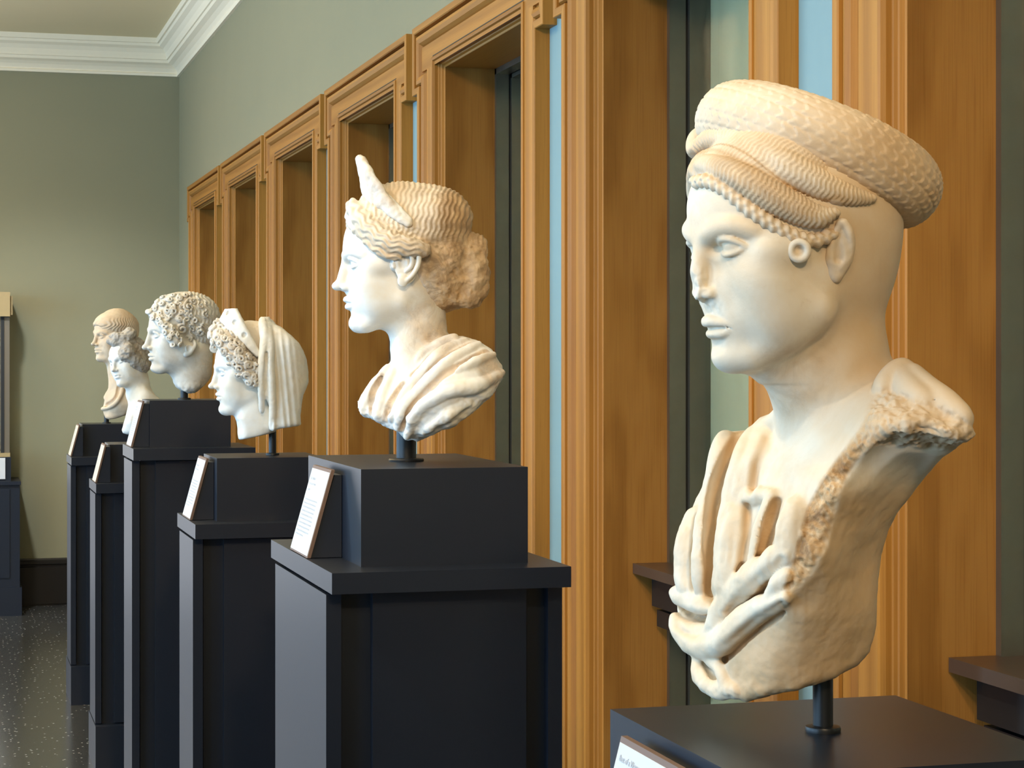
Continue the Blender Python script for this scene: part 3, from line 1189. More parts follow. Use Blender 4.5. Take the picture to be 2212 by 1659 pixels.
# ---------------------------------------------------------------- the nearest bust: draped woman, hair wound in bands under a coil of braids
def make_bust1():
    st = Stand('marble_bust', 0.796, 1.774, 1.300, 'largest marble bust, a woman with coiled braids and a broken nose, nearest', 'bust', 'ancient marble busts and heads on the pedestals')
    L, S = st.L, st.S
    h = 0.0016
    cl = Clay((-0.17, -0.19, -0.03), (0.175, 0.17, 0.60), h)
    # ---- head
    psi, sc = 31.0, 1.035
    M = rotm(90 + psi, -10.0, 0)
    eye = L(1566, 531, -0.105)
    near_eye = np.array(M) @ (np.array([-0.031, 0.084, 0.0]) * sc)
    near_eye2 = np.array(M) @ (np.array([0.031, 0.084, 0.0]) * sc)
    off = near_eye if near_eye[1] < near_eye2[1] else near_eye2
    O = eye - off
    side = -1 if off is near_eye else 1
    cl.frame(M, O, sc)
    face(cl, full=3.0, ears=(), skull=False, mz=-7, ala=0.8, lip=0.8, jaw=1.04, nose_len=1)
    cl.ell((0, -0.012, 0.026), (0.0700, 0.084, 0.068), 0.012)
    # nape and thick neck
    cl.ell((0, -0.030, 0.01), (0.064, 0.066, 0.085), 0.03)
    cl.frame()
    cl.cone(L(1782, 640, 0.0), L(1812, 900, 0.01), 0.050, 0.0575, 0.03)
    cl.cone(L(1680, 785, -0.03), L(1760, 830, -0.01), 0.022, 0.038, 0.03)
    cl.ell(L(1856, 520, 0.0), (0.034, 0.06, 0.06), 0.03)
    # ---- torso: outline and front surface measured point by point
    out = [(1700, 870, .03), (1668, 892, .05), (1640, 903, .07), (1612, 930, .07), (1562, 936, .06), (1547, 975, .06), (1522, 1040, .06), (1497, 1085, .06), (1480, 1150, .06),
           (1458, 1192, .06), (1467, 1228, .06), (1455, 1275, .05), (1459, 1325, .05), (1463, 1368, .05), (1478, 1392, .04), (1503, 1410, .04), (1510, 1445, .03), (1524, 1482, .02),
           (1560, 1498, .0), (1612, 1512, -.02), (1650, 1500, -.02), (1720, 1480, -.01), (1800, 1456, .0), (1850, 1432, .01), (1880, 1402, .02), (1890, 1345, .03),
           (1893, 1245, .04), (1901, 1190, .04), (1917, 1140, .03), (1942, 1092, .02), (1975, 1052, 0), (2010, 1012, -.02), (2032, 985, -.04), (2062, 970, -.08),
           (2107, 941, -.10), (2095, 905, -.10), (2058, 868, -.08), (2010, 830, -.05), (1975, 797, -.02), (1950, 783, 0), (1915, 800, 0), (1850, 800, .0), (1760, 840, .02)]
    poly = np.array([L(*p)[[0, 2]] for p in out])
    ctl = [(1480, 1180, .075), (1470, 1320, .070), (1500, 1400, .045), (1545, 1490, .01), (1610, 1505, -.03), (1562, 950, .065), (1520, 1080, .070),
           (1600, 950, .045), (1650, 910, .050), (1700, 880, .015), (1560, 1150, .015), (1560, 1300, .005), (1560, 1400, -.005), (1640, 1000, -.005), (1640, 1150, -.038),
           (1640, 1300, -.050), (1620, 1420, -.045), (1700, 1000, -.045), (1690, 1100, -.062), (1700, 1220, -.085), (1690, 1290, -.085), (1680, 1400, -.062),
           (1760, 930, -.060), (1770, 1000, -.080), (1760, 1080, -.090), (1760, 1180, -.100), (1830, 940, -.088), (1850, 960, -.105), (1800, 1060, -.108), (1780, 1200, -.100),
           (1900, 880, -.100), (1950, 920, -.128), (2050, 930, -.130), (2100, 940, -.115), (1990, 850, -.085), (1950, 800, -.045), (1900, 830, -.060), (2060, 880, -.100),
           (1780, 1300, -.075), (1780, 1420, -.050), (1850, 1000, -.100), (1870, 1080, -.080), (1840, 1200, -.062), (1850, 1320, -.045), (1880, 1250, -.030), (1860, 1420, -.020),
           (1900, 1150, -.035), (1950, 1040, -.055), (2000, 1000, -.070), (1940, 975, -.100), (1820, 860, -.052), (1900, 1200, -.02)]
    P = np.array([L(a, b, c) for a, b, c in ctl])
    yf = rbf(P[:, [0, 2]], P[:, 1])

    def yb(x, z):
        return np.maximum(yf(x, z) + 0.045, 0.075 - 0.5 * np.abs(x) + 0.12 * (z - 0.1) + 0.0 * z)
    slab(cl, poly, yf, yb, k=0.014, k_in=0.010)
    # side hollow: scoop along the sawn side, leaving the broken rim proud
    rim = spline([S(2035, 985, yf), S(1960, 968, yf), S(1890, 965, yf), S(1850, 1000, yf), S(1818, 1060, yf), S(1800, 1120, yf), S(1785, 1180, yf), S(1752, 1245, yf), S(1705, 1290, yf)], 5)

    def shift(c, du, dy, dv):
        return [p + np.array([du, dy, dv]) for p in c]
    cl.chain(shift(rim, 0.021, -0.012, -0.012), 0.017, 0.010, 'cut')

    def fold(pts, r, off=0.0, k=0.006, n=6):
        k *= 1.7
        c = spline([S(a, b, yf, off - 0.0022) for a, b in pts], n)
        rr = np.interp(np.linspace(0, 1, len(c)), np.linspace(0, 1, len(r)), r)
        cl.chain(c, rr, k)

    def valley(pts, r, off=0.0, k=0.005, n=6):
        c = spline([S(a, b, yf, off) for a, b in pts], n)
        rr = np.interp(np.linspace(0, 1, len(c)), np.linspace(0, 1, len(r)), r)
        cl.chain(c, rr, k, 'cut')
    fold([(1566, 945), (1556, 1000), (1540, 1080), (1530, 1150), (1524, 1220), (1520, 1280)], [.006, .008, .009, .009, .008, .005], .004)
    fold([(1500, 1110), (1492, 1180), (1490, 1240), (1500, 1285)], [.006, .010, .010, .007], .001)
    fold([(1650, 922), (1620, 965), (1602, 1020), (1586, 1090), (1577, 1160), (1568, 1240), (1558, 1285)], [.005, .007, .008, .009, .009, .008, .005], .006)
    fold([(1688, 900), (1655, 935), (1640, 980), (1612, 1040), (1604, 1075)], [.004, .006, .006, .005, .004], .004)
    fold([(1598, 1078), (1630, 1074), (1672, 1068)], [.004, .005, .004], .004, .004)
    fold([(1600, 1085), (1598, 1150), (1590, 1230), (1580, 1280)], [.006, .010, .011, .008], .002)
    fold([(1668, 1075), (1656, 1130), (1642, 1185), (1625, 1235)], [.005, .007, .006, .004], .007, .004)
    fold([(1720, 1090), (1712, 1150), (1700, 1200)], [.006, .009, .006], .003)
    valley([(1596, 945), (1580, 990), (1562, 1050), (1549, 1120), (1542, 1200), (1537, 1285)], [.005, .010, .0125, .012, .0105, .005], -.002, .003)
    valley([(1676, 1085), (1664, 1135), (1651, 1188), (1640, 1222)], [.003, .006, .005, .001], .003)
    # the twisted roll across the waist
    valley([(1700, 1168), (1664, 1196), (1625, 1222), (1590, 1250), (1560, 1285), (1546, 1312)], [.002, .003, .004, .004, .004, .002], .002, .006)
    valley([(1463, 1300), (1486, 1318), (1515, 1330), (1545, 1332)], [.004, .006, .006, .003], .001, .003)
    valley([(1690, 1250), (1655, 1268), (1618, 1295), (1592, 1325), (1572, 1352)], [.003, .006, .007, .006, .003], .001, .003)
    valley([(1500, 1420), (1540, 1428), (1582, 1398), (1625, 1358), (1690, 1318)], [.005, .008, .008, .008, .004], -.002, .003)
    fold([(1700, 1190), (1665, 1220), (1625, 1250), (1592, 1280), (1566, 1312), (1550, 1345), (1530, 1385)], [.008, .010, .0115, .011, .010, .010, .006], .005, .003)
    fold([(1458, 1280), (1482, 1294), (1512, 1306), (1545, 1310)], [.006, .008, .008, .004], .006, .003)
    fold([(1458, 1335), (1474, 1366), (1506, 1394), (1545, 1396), (1578, 1368), (1612, 1335), (1655, 1308), (1698, 1290)], [.005, .008, .010, .011, .0105, .010, .009, .005], .006, .003)
    fold([(1462, 1345), (1490, 1358), (1525, 1360)], [.004, .006, .004], .004, .003)
    fold([(1700, 1240), (1680, 1262), (1662, 1290)], [.004, .006, .004], .006, .003)
    fold([(1508, 1425), (1518, 1460), (1545, 1484), (1590, 1492)], [.005, .007, .008, .006], .004, .003)
    fold([(1534, 1425), (1556, 1446), (1572, 1478)], [.004, .005, .004], .004, .003)
    valley([(1520, 1432), (1540, 1458), (1560, 1482)], [.002, .004, .002], .0, .002)
    # cloth over the far shoulder and behind the neck
    fold([(1965, 800), (1990, 832), (2040, 868), (2085, 905)], [.006, .009, .009, .006], .004, .005)
    fold([(1935, 800), (1960, 838), (2000, 866)], [.006, .008, .005], .006, .005)
    fold([(1952, 792), (1925, 815), (1905, 838)], [.007, .008, .006], .006, .004)
    valley([(1948, 812), (1975, 845), (2030, 872)], [.002, .0035, .002], .006, .003)

    rimpoly = np.array([L(*p)[[0, 2]] for p in [(1905, 835, -.09), (1985, 862, -.1), (2060, 885, -.1), (2110, 938, -.1), (2062, 975, -.1), (1960, 965, -.12), (1888, 962, -.12), (1846, 1000, -.12), (1815, 1060, -.12),
                                                (1798, 1125, -.12), (1782, 1185, -.12), (1748, 1245, -.12), (1705, 1288, -.1), (1695, 1265, -.1), (1712, 1215, -.1), (1728, 1160, -.1),
                                                (1745, 1100, -.1), (1775, 1040, -.1), (1815, 985, -.1), (1855, 930, -.1), (1880, 880, -.1)]])
    brk = np.array([L(*p)[[0, 2]] for p in [(1500, 560, -.1), (1515, 575, -.1), (1548, 640, -.1), (1560, 672, -.1), (1530, 680, -.1), (1490, 640, -.1)]])
    # nose broken away
    cl.frame(M, O, sc)
    cl.ell((0.004, 0.150, -0.030), (0.040, 0.048, 0.034), 0.003, 'cut')
    cl.frame()

    creases = [[S(a, b, yf, .004) for a, b in q] for q in (
        [(1512, 1120), (1503, 1195), (1503, 1268)], [(1578, 1100), (1570, 1180), (1563, 1262)], [(1615, 1092), (1612, 1160), (1600, 1240)], [(1702, 1100), (1690, 1150), (1674, 1200)],
        [(1655, 950), (1633, 1005), (1627, 1062)], [(1614, 938), (1592, 1000), (1577, 1070)], [(1690, 1205), (1640, 1243), (1602, 1278), (1574, 1318)],
        [(1690, 1303), (1640, 1328), (1592, 1370), (1560, 1390)], [(1470, 1352), (1500, 1380), (1540, 1386)], [(1478, 1150), (1474, 1220), (1476, 1262)], [(1470, 1292), (1505, 1300), (1540, 1304)])]

    def near_crease(V):
        r = np.full(len(V), 1.0)
        for c in creases:
            P3 = np.array(c)
            _, _, q = along(V * np.array([1, .35, 1]), P3 * np.array([1, .35, 1]))
            r = np.minimum(r, q)
        return r

    def disp(V, N):
        d = np.zeros(len(V))
        cr = near_crease(V)
        d -= 0.0034 * np.exp(-(cr / 0.0032) ** 2) - 0.0010 * np.exp(-((cr - 0.0065) / 0.003) ** 2)
        front = sstep(0.25, -0.1, N[:, 1])
        sd = poly_sd(rimpoly, V[:, 0], V[:, 2])
        m = sstep(0.003, -0.004, sd) * sstep(0.5, 0.1, N[:, 1])
        d += m * (0.0030 * fbm(V, 95, 3) + 0.0012 * fbm(V, 330, 2))
        sb = poly_sd(brk, V[:, 0], V[:, 2])
        d += sstep(0.004, -0.004, sb) * 0.0010 * fbm(V, 220, 3)
        body = sstep(0.26, 0.20, V[:, 2])
        drap = body * sstep(-0.005, 0.01, sd) * sstep(0.03, -0.02, V[:, 0]) * sstep(0.08, 0.12, V[:, 2])
        d += drap * 0.0011 * fbm(V * np.array([1.0, 1.0, 0.22]), 75, 3)
        d += body * 0.0012 * fbm(V, 45, 4)
        # chipped lower edge
        d += sstep(0.05, 0.015, V[:, 2]) * 0.0022 * fbm(V, 70, 3)
        return d

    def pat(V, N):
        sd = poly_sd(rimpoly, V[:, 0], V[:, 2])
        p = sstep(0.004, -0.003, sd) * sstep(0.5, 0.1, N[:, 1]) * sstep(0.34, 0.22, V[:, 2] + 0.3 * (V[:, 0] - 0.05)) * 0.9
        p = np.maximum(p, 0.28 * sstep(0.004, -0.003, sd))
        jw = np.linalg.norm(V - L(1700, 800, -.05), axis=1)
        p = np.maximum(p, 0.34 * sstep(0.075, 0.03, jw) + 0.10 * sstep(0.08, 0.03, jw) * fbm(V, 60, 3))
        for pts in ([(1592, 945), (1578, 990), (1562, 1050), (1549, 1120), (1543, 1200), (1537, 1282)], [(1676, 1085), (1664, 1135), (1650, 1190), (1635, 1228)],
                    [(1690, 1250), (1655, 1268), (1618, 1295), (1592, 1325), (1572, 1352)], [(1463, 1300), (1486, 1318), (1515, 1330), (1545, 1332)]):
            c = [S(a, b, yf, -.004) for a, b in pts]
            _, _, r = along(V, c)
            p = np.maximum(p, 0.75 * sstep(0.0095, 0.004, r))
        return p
    side = np.array([L(*p)[[0, 2]] for p in [(2110, 945, -.1), (2062, 972, -.1), (1960, 965, -.12), (1888, 962, -.12), (1846, 1000, -.12), (1815, 1060, -.12), (1798, 1125, -.12), (1782, 1185, -.12),
                                              (1748, 1245, -.12), (1705, 1288, -.1), (1640, 1340, -.05), (1590, 1390, -.05), (1560, 1430, -.05), (1620, 1530, 0), (1900, 1480, 0), (1930, 1150, 0)]])

    def earth_warmlight(V, N):
        s1 = 0.85 * sstep(0.010, -0.006, poly_sd(side, V[:, 0], V[:, 2])) * sstep(0.24, 0.20, V[:, 2] + 0 * V[:, 0])  # tan stone of the sawn side, with warm light painted in
        c = [S(a, b, yf, -.004) for a, b in [(1596, 945), (1580, 990), (1562, 1050), (1549, 1120), (1542, 1200), (1537, 1285)]]
        c2 = [S(a, b, yf, -.002) for a, b in [(1676, 1085), (1664, 1135), (1651, 1188), (1640, 1222)]]
        q3 = np.array([1, .3, 1])
        s1 = np.maximum(s1, 1.0 * sstep(0.0125, 0.006, along(V * q3, np.array(c) * q3)[2]))
        s1 = np.maximum(s1, 0.8 * sstep(0.0085, 0.004, along(V * q3, np.array(c2) * q3)[2]))
        s1 = np.maximum(s1, 0.85 * np.exp(-(near_crease(V) / 0.0045) ** 2))
        s2 = 0.60 * sstep(-0.030, 0.045, V[:, 0] - 0.10 * (V[:, 2] - 0.35)) * sstep(0.235, 0.29, V[:, 2])  # warm light painted into the back of the head and neck
        return np.maximum(s1, s2)
    body = finish(cl, 'figure', MARB1, st.root, disp, pat, earth_warmlight=earth_warmlight)

    # ---- hair in broad crimped bands
    hb = Clay((-0.15, -0.17, 0.30), (0.11, 0.10, 0.56), h)
    hd = cl

    def hpt(a, b, sink, y=0.0):
        return st.hit(hd, a, b, lift=-sink, default=y)
    A = [(1502, 322), (1535, 303), (1582, 302), (1640, 330), (1700, 364), (1762, 396), (1827, 420), (1884, 430)]
    B = [(1500, 372), (1524, 356), (1566, 368), (1612, 392), (1668, 425), (1722, 453), (1768, 468), (1806, 458)]
    Cc = [(1503, 395), (1530, 392), (1570, 412), (1612, 447), (1660, 480), (1710, 508), (1758, 520), (1796, 506)]
    r_A = np.array([.006, .010, .0135, .0150, .0155, .0140, .010, .004])
    r_B = np.array([.005, .009, .0125, .0140, .0145, .0135, .010, .004])
    # skull cap under everything so that the bands rest on hair
    hb.frame(M, O, sc)
    hb.ell((0, 0.003, 0.045), (0.0680, 0.079, 0.060), 0.004)
    hb.frame()
    hb.ell(L(1838, 440, 0.0), (0.036, 0.050, 0.024), 0.01)
    cur = {}
    ylist = {'A': [-0.02, -0.03, -0.045, -0.058, -0.066, -0.064, -0.058, -0.05], 'B': [-0.03, -0.045, -0.062, -0.074, -0.080, -0.080, -0.074, -0.066],
             'C': [-0.075, -0.090, -0.098, -0.098, -0.094, -0.088, -0.080, -0.074]}
    for key, pts, rr in (('A', A, r_A), ('B', B, r_B), ('C', Cc, np.full(8, .0062))):
        c = []
        for (a, b), r, y in zip(pts, rr, ylist[key]):
            p = st.hit(hd, a, b, default=9.0)
            yy = p[1] if p[1] < 1 else y
            sink = {'A': 0.45 * r - .006, 'B': 0.45 * r - .007, 'C': -0.0015}[key]
            c.append(L(a, b, min(yy, y + .03) + sink))
        c = np.array(c)
        c[1:-1, 1] = (c[:-2, 1] + 2 * c[1:-1, 1] + c[2:, 1]) / 4
        cs = spline(c, 6)
        rs = np.interp(np.linspace(0, 1, len(cs)), np.linspace(0, 1, 8), rr)
        hb.chain(cs, rs, 0.0008 if key != 'A' else 0.0015)
        cur[key] = cs
    # the bands cross above the forehead and pass to the far side
    hb.chain(spline([L(1506, 322, .0), L(1512, 302, .01), L(1528, 295, .03), L(1550, 292, .06)], 5), [.010] * 16, .004)
    hb.chain(spline([L(1512, 378, -.06), L(1505, 366, -.045), L(1503, 380, -.02), L(1503, 410, .0), L(1506, 440, .02)], 5), [.006] * 21, .004)
    hb.chain(spline([L(1548, 338, -.055), L(1522, 345, -.045), L(1508, 362, -.03), L(1501, 395, -.01), L(1502, 425, .01)], 5), [.007] * 21, .003)

    def hdisp(V, N):
        d = np.zeros(len(V))
        SA, TA, RA = along(V, cur['A'])
        SB, TB, RB = along(V, cur['B'])
        SC, TC, RC = along(V, cur['C'])
        isC = RC < 0.0076
        isB = (~isC) & (RB < RA * 1.0)
        isA = (~isC) & (~isB)
        ph = 2 * PI / 0.0043
        wA = np.sin(ph * SA + 1.3 * np.sin(TA * 520) + 55 * TA)
        wB = np.sin(ph * SB + 1.3 * np.sin(TB * 520 + 1) + 45 * TB)
        near = sstep(0.026, 0.020, np.minimum(RA, RB))
        d += np.where(isA, wA, 0) * 0.0007 * near
        d += np.where(isB, wB, 0) * 0.0007 * near
        rope = np.sin(2 * PI * SC / 0.0085 + np.sign(TC) * 1.2 + TC * 260)
        d += np.where(isC, 0.0010 * rope - 0.0006 * np.exp(-(TC / 0.0008) ** 2), 0)
        return d

    def hpat(V, N):
        SB, TB, RB = along(V, cur['B'])
        SA, TA, RA = along(V, cur['A'])
        g = np.exp(-((RA - RB) / 0.0016) ** 2) * sstep(0.03, 0.022, RA)
        h2 = np.exp(-((RB - 0.0145) / 0.002) ** 2)
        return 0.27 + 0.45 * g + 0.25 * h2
    finish(hb, 'hair_bands', MARB1, st.root, hdisp, hpat, it=1, earth_warmlight=lambda V, N: 0.10 + 0.25 * sstep(-0.08, 0.04, V[:, 0]))  # tan grows to the right, warm light put into the colour

    # ---- the coil of braids
    ce = L(1766, 335, 0.005)
    tilt = -22.0
    Mr = Matrix.Rotation(math.radians(-tilt), 3, 'Y') @ Matrix.Rotation(math.radians(-7), 3, 'X')
    Mi = np.array(Mr)
    co_ = Clay(ce - np.array([.145, .13, .11]), ce + np.array([.145, .13, .11]), h)
    x, y, z = co_.pts((slice(None),) * 3)
    x, y, z = x - ce[0], y - ce[1], z - ce[2]
    q = [Mi[0, i] * x + Mi[1, i] * y + Mi[2, i] * z for i in range(3)]
    RX_, RY_ = 0.0885, 0.078

    def ringd(q):
        rho = np.sqrt((q[0] / RX_) ** 2 + (q[1] / RY_) ** 2) + 1e-6
        rad = (rho - 1) * (RX_ + RY_) / 2
        return rho, rad
    rho, rad = ringd(q)
    a, b = 0.031, 0.0345
    k0 = np.sqrt((rad / a) ** 2 + (q[2] / b) ** 2)
    k1 = np.sqrt((rad / a ** 2) ** 2 + (q[2] / b ** 2) ** 2) + 1e-6
    d = k0 * (k0 - 1) / k1
    co_.F = np.minimum(co_.F, d.astype(np.float32))
    disc = smax(rho - 1.0, np.abs(q[2] + 0.006) / 0.018 - 1, 0.2) * 0.018
    co_.F = smin(co_.F, disc.astype(np.float32), 0.008)

    def cdisp(V, N):
        W = (V - ce) @ Mi
        rho, rad = ringd([W[:, 0], W[:, 1]])
        th = np.arctan2(W[:, 1] / RY_, W[:, 0] / RX_)
        ph = np.arctan2(W[:, 2] / b, rad / a)
        arc = th * 0.094
        nb = 17
        u = ph / (2 * PI) * nb + 0.9 * th
        f = u - np.floor(u) - 0.5
        groove = -0.0016 * np.exp(-((0.5 - np.abs(f)) / 0.09) ** 2)
        lam = 0.0105
        s = arc / lam + np.abs(f) * 1.0 + 0.5 * (np.floor(u) % 2)
        g = s - np.floor(s)
        scale = 0.0011 * (0.5 - g) * 2 - 0.0007 * np.exp(-(f / 0.06) ** 2)
        wear = 0.55 + 0.45 * sstep(-0.3, 0.5, vnoise(V, 40))
        return (groove + scale * sstep(0.5, 0.38, np.abs(f))) * wear * 0.72

    def cpat(V, N):
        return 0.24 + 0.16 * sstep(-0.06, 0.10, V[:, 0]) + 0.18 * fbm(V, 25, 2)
    finish(co_, 'braid_coil', MARB1, st.root, cdisp, cpat, it=1, earth_warmlight=lambda V, N: 0.10 + 0.45 * sstep(-0.10, 0.10, V[:, 0]))  # right end of the coil tinted tan for the warm light there

    # ---- ear and the round curl before it
    ec = Clay(L(1827, 545, -.09) - np.array([.06, .05, .05]), L(1827, 545, -.09) + np.array([.05, .06, .05]), 0.0012)
    e0 = st.hit(hd, 1812, 560, default=-.07)

    def ep(a, b, o):
        p = st.hit(hd, a, b, default=e0[1])
        return L(a, b, min(p[1], e0[1] + .012) - o)
    pts = [ep(1806, 600, .001), ep(1792, 560, .002), ep(1800, 520, .003), ep(1818, 480, .006), ep(1836, 505, .010), ep(1838, 540, .010), ep(1822, 575, .006), ep(1806, 600, .002)]
    ec.chain(spline(pts, 4), [.0030] * 29, .003)
    ec.chain([ep(1805, 590, 0), ep(1812, 560, -.001), ep(1818, 520, 0)], [.006, .010, .007], .006)
    ec.chain([ep(1822, 500, .004), ep(1823, 540, .006), ep(1808, 590, .004)], [.0045, .006, .003], .002)
    ec.chain([ep(1812, 505, .012), ep(1812, 560, .012)], [.004, .005], .002, 'cut')
    finish(ec, 'ear', MARB1, st.root, lambda V, N: 0.0006 * fbm(V, 120, 2), lambda V, N: 0.2 + 0 * V[:, 0], earth_warmlight=lambda V, N: 0.3 + 0 * V[:, 0])
    c0 = st.hit(hd, 1727, 542, default=-.09)
    kc = Clay(c0 - 0.02, c0 + 0.02, 0.0009)
    pts = [c0 + np.array([.0075 * math.cos(t), -.0035 - .001 * math.sin(t), .0078 * math.sin(t)]) for t in np.linspace(0, 2 * PI, 20)]
    kc.chain(pts, .0030, .001)
    kc.ell(c0 + np.array([0, 0.001, 0]), (.0075, .005, .0078), .003)
    kc.ell(c0 + np.array([0, -.004, 0]), (.0038, .004, .004), .002, 'cut')
    finish(kc, 'round_curl', MARB1, st.root, None, lambda V, N: 0.2 + 0 * V[:, 0])
    mount(st.root, PD[0][5], PD[0][6])
    return st


MARB1 = marble('marble_warm', (0.74, 0.66, 0.54, 1), (0.66, 0.50, 0.33, 1), 0.45, dark=0.6, seed=1.3)
make_bust1()
# ---------------------------------------------------------------- second bust: crowned woman in profile, wavy hair tied in a bun
def make_bust2():
    st = Stand('marble_bust', 0.767, 3.44, 1.500, 'white marble bust of a woman with a tall broken crown, wavy hair and a bun', 'bust', 'ancient marble busts and heads on the pedestals')
    L, S = st.L, st.S
    h = 0.0019
    cl = Clay((-0.16, -0.17, -0.01), (0.185, 0.15, 0.48), h)
    M, O = place_head(st, cl, 758, 567, -0.036, 5.0, 1.07, -5.0)
    face(cl, full=1.0, ears=(), skull=True)
    cl.frame()
    cl.cone(L(900, 640, 0.0), L(908, 800, 0.0), 0.048, 0.050, 0.028)
    out = [(858, 790), (836, 787), (802, 820), (768, 868), (768, 885), (782, 898), (820, 912), (845, 925), (862, 934), (880, 945), (905, 948), (950, 930), (985, 915), (1020, 886),
           (1060, 850), (1085, 817), (1083, 790), (1062, 757), (1030, 736), (1000, 727), (970, 725), (915, 740)]
    poly = np.array([L(a, b, -.04)[[0, 2]] for a, b in out])
    ctl = [(770, 875, .0), (800, 825, -.005), (835, 790, -.015), (800, 880, -.045), (840, 830, -.045), (850, 905, -.08), (900, 790, -.055), (890, 840, -.085), (900, 900, -.108),
           (950, 745, -.062), (940, 790, -.095), (1000, 735, -.068), (1000, 790, -.115), (1060, 770, -.090), (1083, 810, -.085), (950, 850, -.125), (980, 900, -.112),
           (905, 946, -.085), (860, 932, -.075), (1050, 830, -.112), (1020, 880, -.105)]
    P = np.array([L(*c) for c in ctl])
    yf = rbf(P[:, [0, 2]], P[:, 1])
    slab(cl, poly, yf, lambda x, z: np.maximum(yf(x, z) + 0.04, -0.75 * yf(x, z) + 0.0), k=0.012, k_in=0.010)

    def fold(pts, r, off=0.001, k=0.006, mode='add', n=5):
        c = spline([S(a, b, yf, off) for a, b in pts], n)
        rr = np.interp(np.linspace(0, 1, len(c)), np.linspace(0, 1, len(r)), r)
        cl.chain(c, rr, k, mode)
    F = [[(982, 728), (945, 742), (918, 760), (902, 778)], [(1005, 733), (960, 755), (930, 785), (898, 820), (868, 862), (845, 905)],
         [(1035, 742), (985, 770), (945, 800), (905, 842), (872, 885), (858, 925)], [(1066, 765), (1025, 782), (985, 800)],
         [(1084, 805), (1035, 832), (975, 842), (925, 868), (892, 905), (880, 940)], [(836, 792), (812, 828), (792, 865), (785, 892)], [(850, 800), (832, 840), (818, 880), (815, 905)],
         [(1010, 870), (960, 900), (915, 935)]]
    W = [(.006, .005, .003), (.004, .008, .009, .007, .004), (.005, .008, .009, .008, .004), (.005, .007, .004), (.006, .010, .010, .009, .005), (.004, .007, .004), (.004, .007, .005), (.006, .009, .006)]
    for p, w in zip(F, W):
        fold(p, w)
    G = [[(990, 738), (948, 755), (920, 780), (892, 808)], [(1015, 745), (965, 770), (932, 800), (895, 845)], [(1050, 760), (1005, 782), (965, 805), (925, 842), (885, 885), (868, 925)],
         [(825, 812), (806, 850), (800, 890)], [(868, 830), (842, 870), (832, 905)]]
    for p in G:
        fold(p, (.002, .005, .005, .002), 0.001, .004, 'cut')
    Gc = [[S(a, b, yf) for a, b in p] for p in G]

    def disp(V, N):
        body = sstep(0.215, 0.185, V[:, 2])
        return body * 0.0010 * fbm(V, 50, 4) + sstep(0.06, 0.02, V[:, 2] - 0.35 * np.abs(V[:, 0])) * 0.003 * fbm(V, 55, 3)

    def pat(V, N):
        p = np.zeros(len(V))
        for c in Gc:
            _, _, r = along(V, c)
            p = np.maximum(p, 0.55 * sstep(0.011, 0.004, r))
        a = L(1070, 800, -.1)
        p = np.maximum(p, 0.45 * sstep(0.05, 0.02, np.linalg.norm(V - a, axis=1)))
        b = L(960, 700, -.05)
        p = np.maximum(p, (0.40 + 0.15 * fbm(V, 30, 2)) * sstep(0.11, 0.04, np.linalg.norm(V - b, axis=1)))
        return p
    finish(cl, 'figure', MARB2, st.root, disp, pat, earth_warmlight=lambda V, N: 0.42 * sstep(L(870, 700, 0)[0], L(940, 680, 0)[0], V[:, 0]) * sstep(0.22, 0.27, V[:, 2]))

    # hair
    hb = Clay((-0.14, -0.12, 0.20), (0.17, 0.12, 0.47), 0.0016)
    hb.frame(M, O, 1.07)
    hb.ell((0, -0.004, 0.045), (0.0760, 0.0900, 0.0800), 0.004)
    hb.ell((0, -0.040, 0.010), (0.0650, 0.0640, 0.0700), 0.020)
    hb.frame()
    hb.ell(L(940, 475, .0), (0.065, 0.078, 0.058), .02)
    hb.ell(L(950, 560, .0), (0.052, 0.060, 0.070), .02)
    hb.ell(L(945, 620, .0), (0.045, 0.052, 0.045), .02)
    # bun
    for a, b, rx, ry, rz in ((1012, 575, .032, .040, .050), (1028, 530, .020, .030, .020), (1030, 600, .022, .034, .034), (1018, 632, .026, .032, .026), (1000, 640, .026, .032, .022)):
        hb.ell(L(a, b, 0), (rx, ry, rz), .012)
    # rolls framing the face
    for side in (-1,):
        R_ = spline([L(760, 438, -.012), L(768, 458, -.035), L(786, 480, -.055), L(812, 503, -.070), L(842, 522, -.080), L(878, 532, -.084), (L(915, 540, -.080))], 5)
        hb.chain(R_, np.interp(np.linspace(0, 1, len(R_)), [0, .3, .7, 1], [.007, .013, .0155, .0115]), .008)
        R_ = spline([L(758, 450, .0), L(756, 470, -.018), L(772, 495, -.045), L(800, 522, -.066), L(832, 548, -.080), L(862, 556, -.084)], 5)
        hb.chain(R_, np.interp(np.linspace(0, 1, len(R_)), [0, .3, .7, 1], [.006, .008, .008, .004]), .005)
        R_ = spline([L(760, 440, .012), L(766, 458, .035), L(786, 480, .055), L(812, 503, .070), L(842, 522, .080), L(878, 532, .084)], 5)
        hb.chain(R_, np.interp(np.linspace(0, 1, len(R_)), [0, .3, .7, 1], [.007, .013, .0155, .0115]), .008)
    # cut away the face side
    hb.frame(M, O, 1.07)
    hb.ell((0, 0.105, 0.0), (0.060, 0.062, 0.062), 0.006, 'cut')
    hb.frame()
    line = spline([L(752, 452, -.02), L(772, 482, -.06), L(805, 508, -.08), L(845, 530, -.09), (L(895, 538, -.09)), L(950, 545, -.07)], 12)

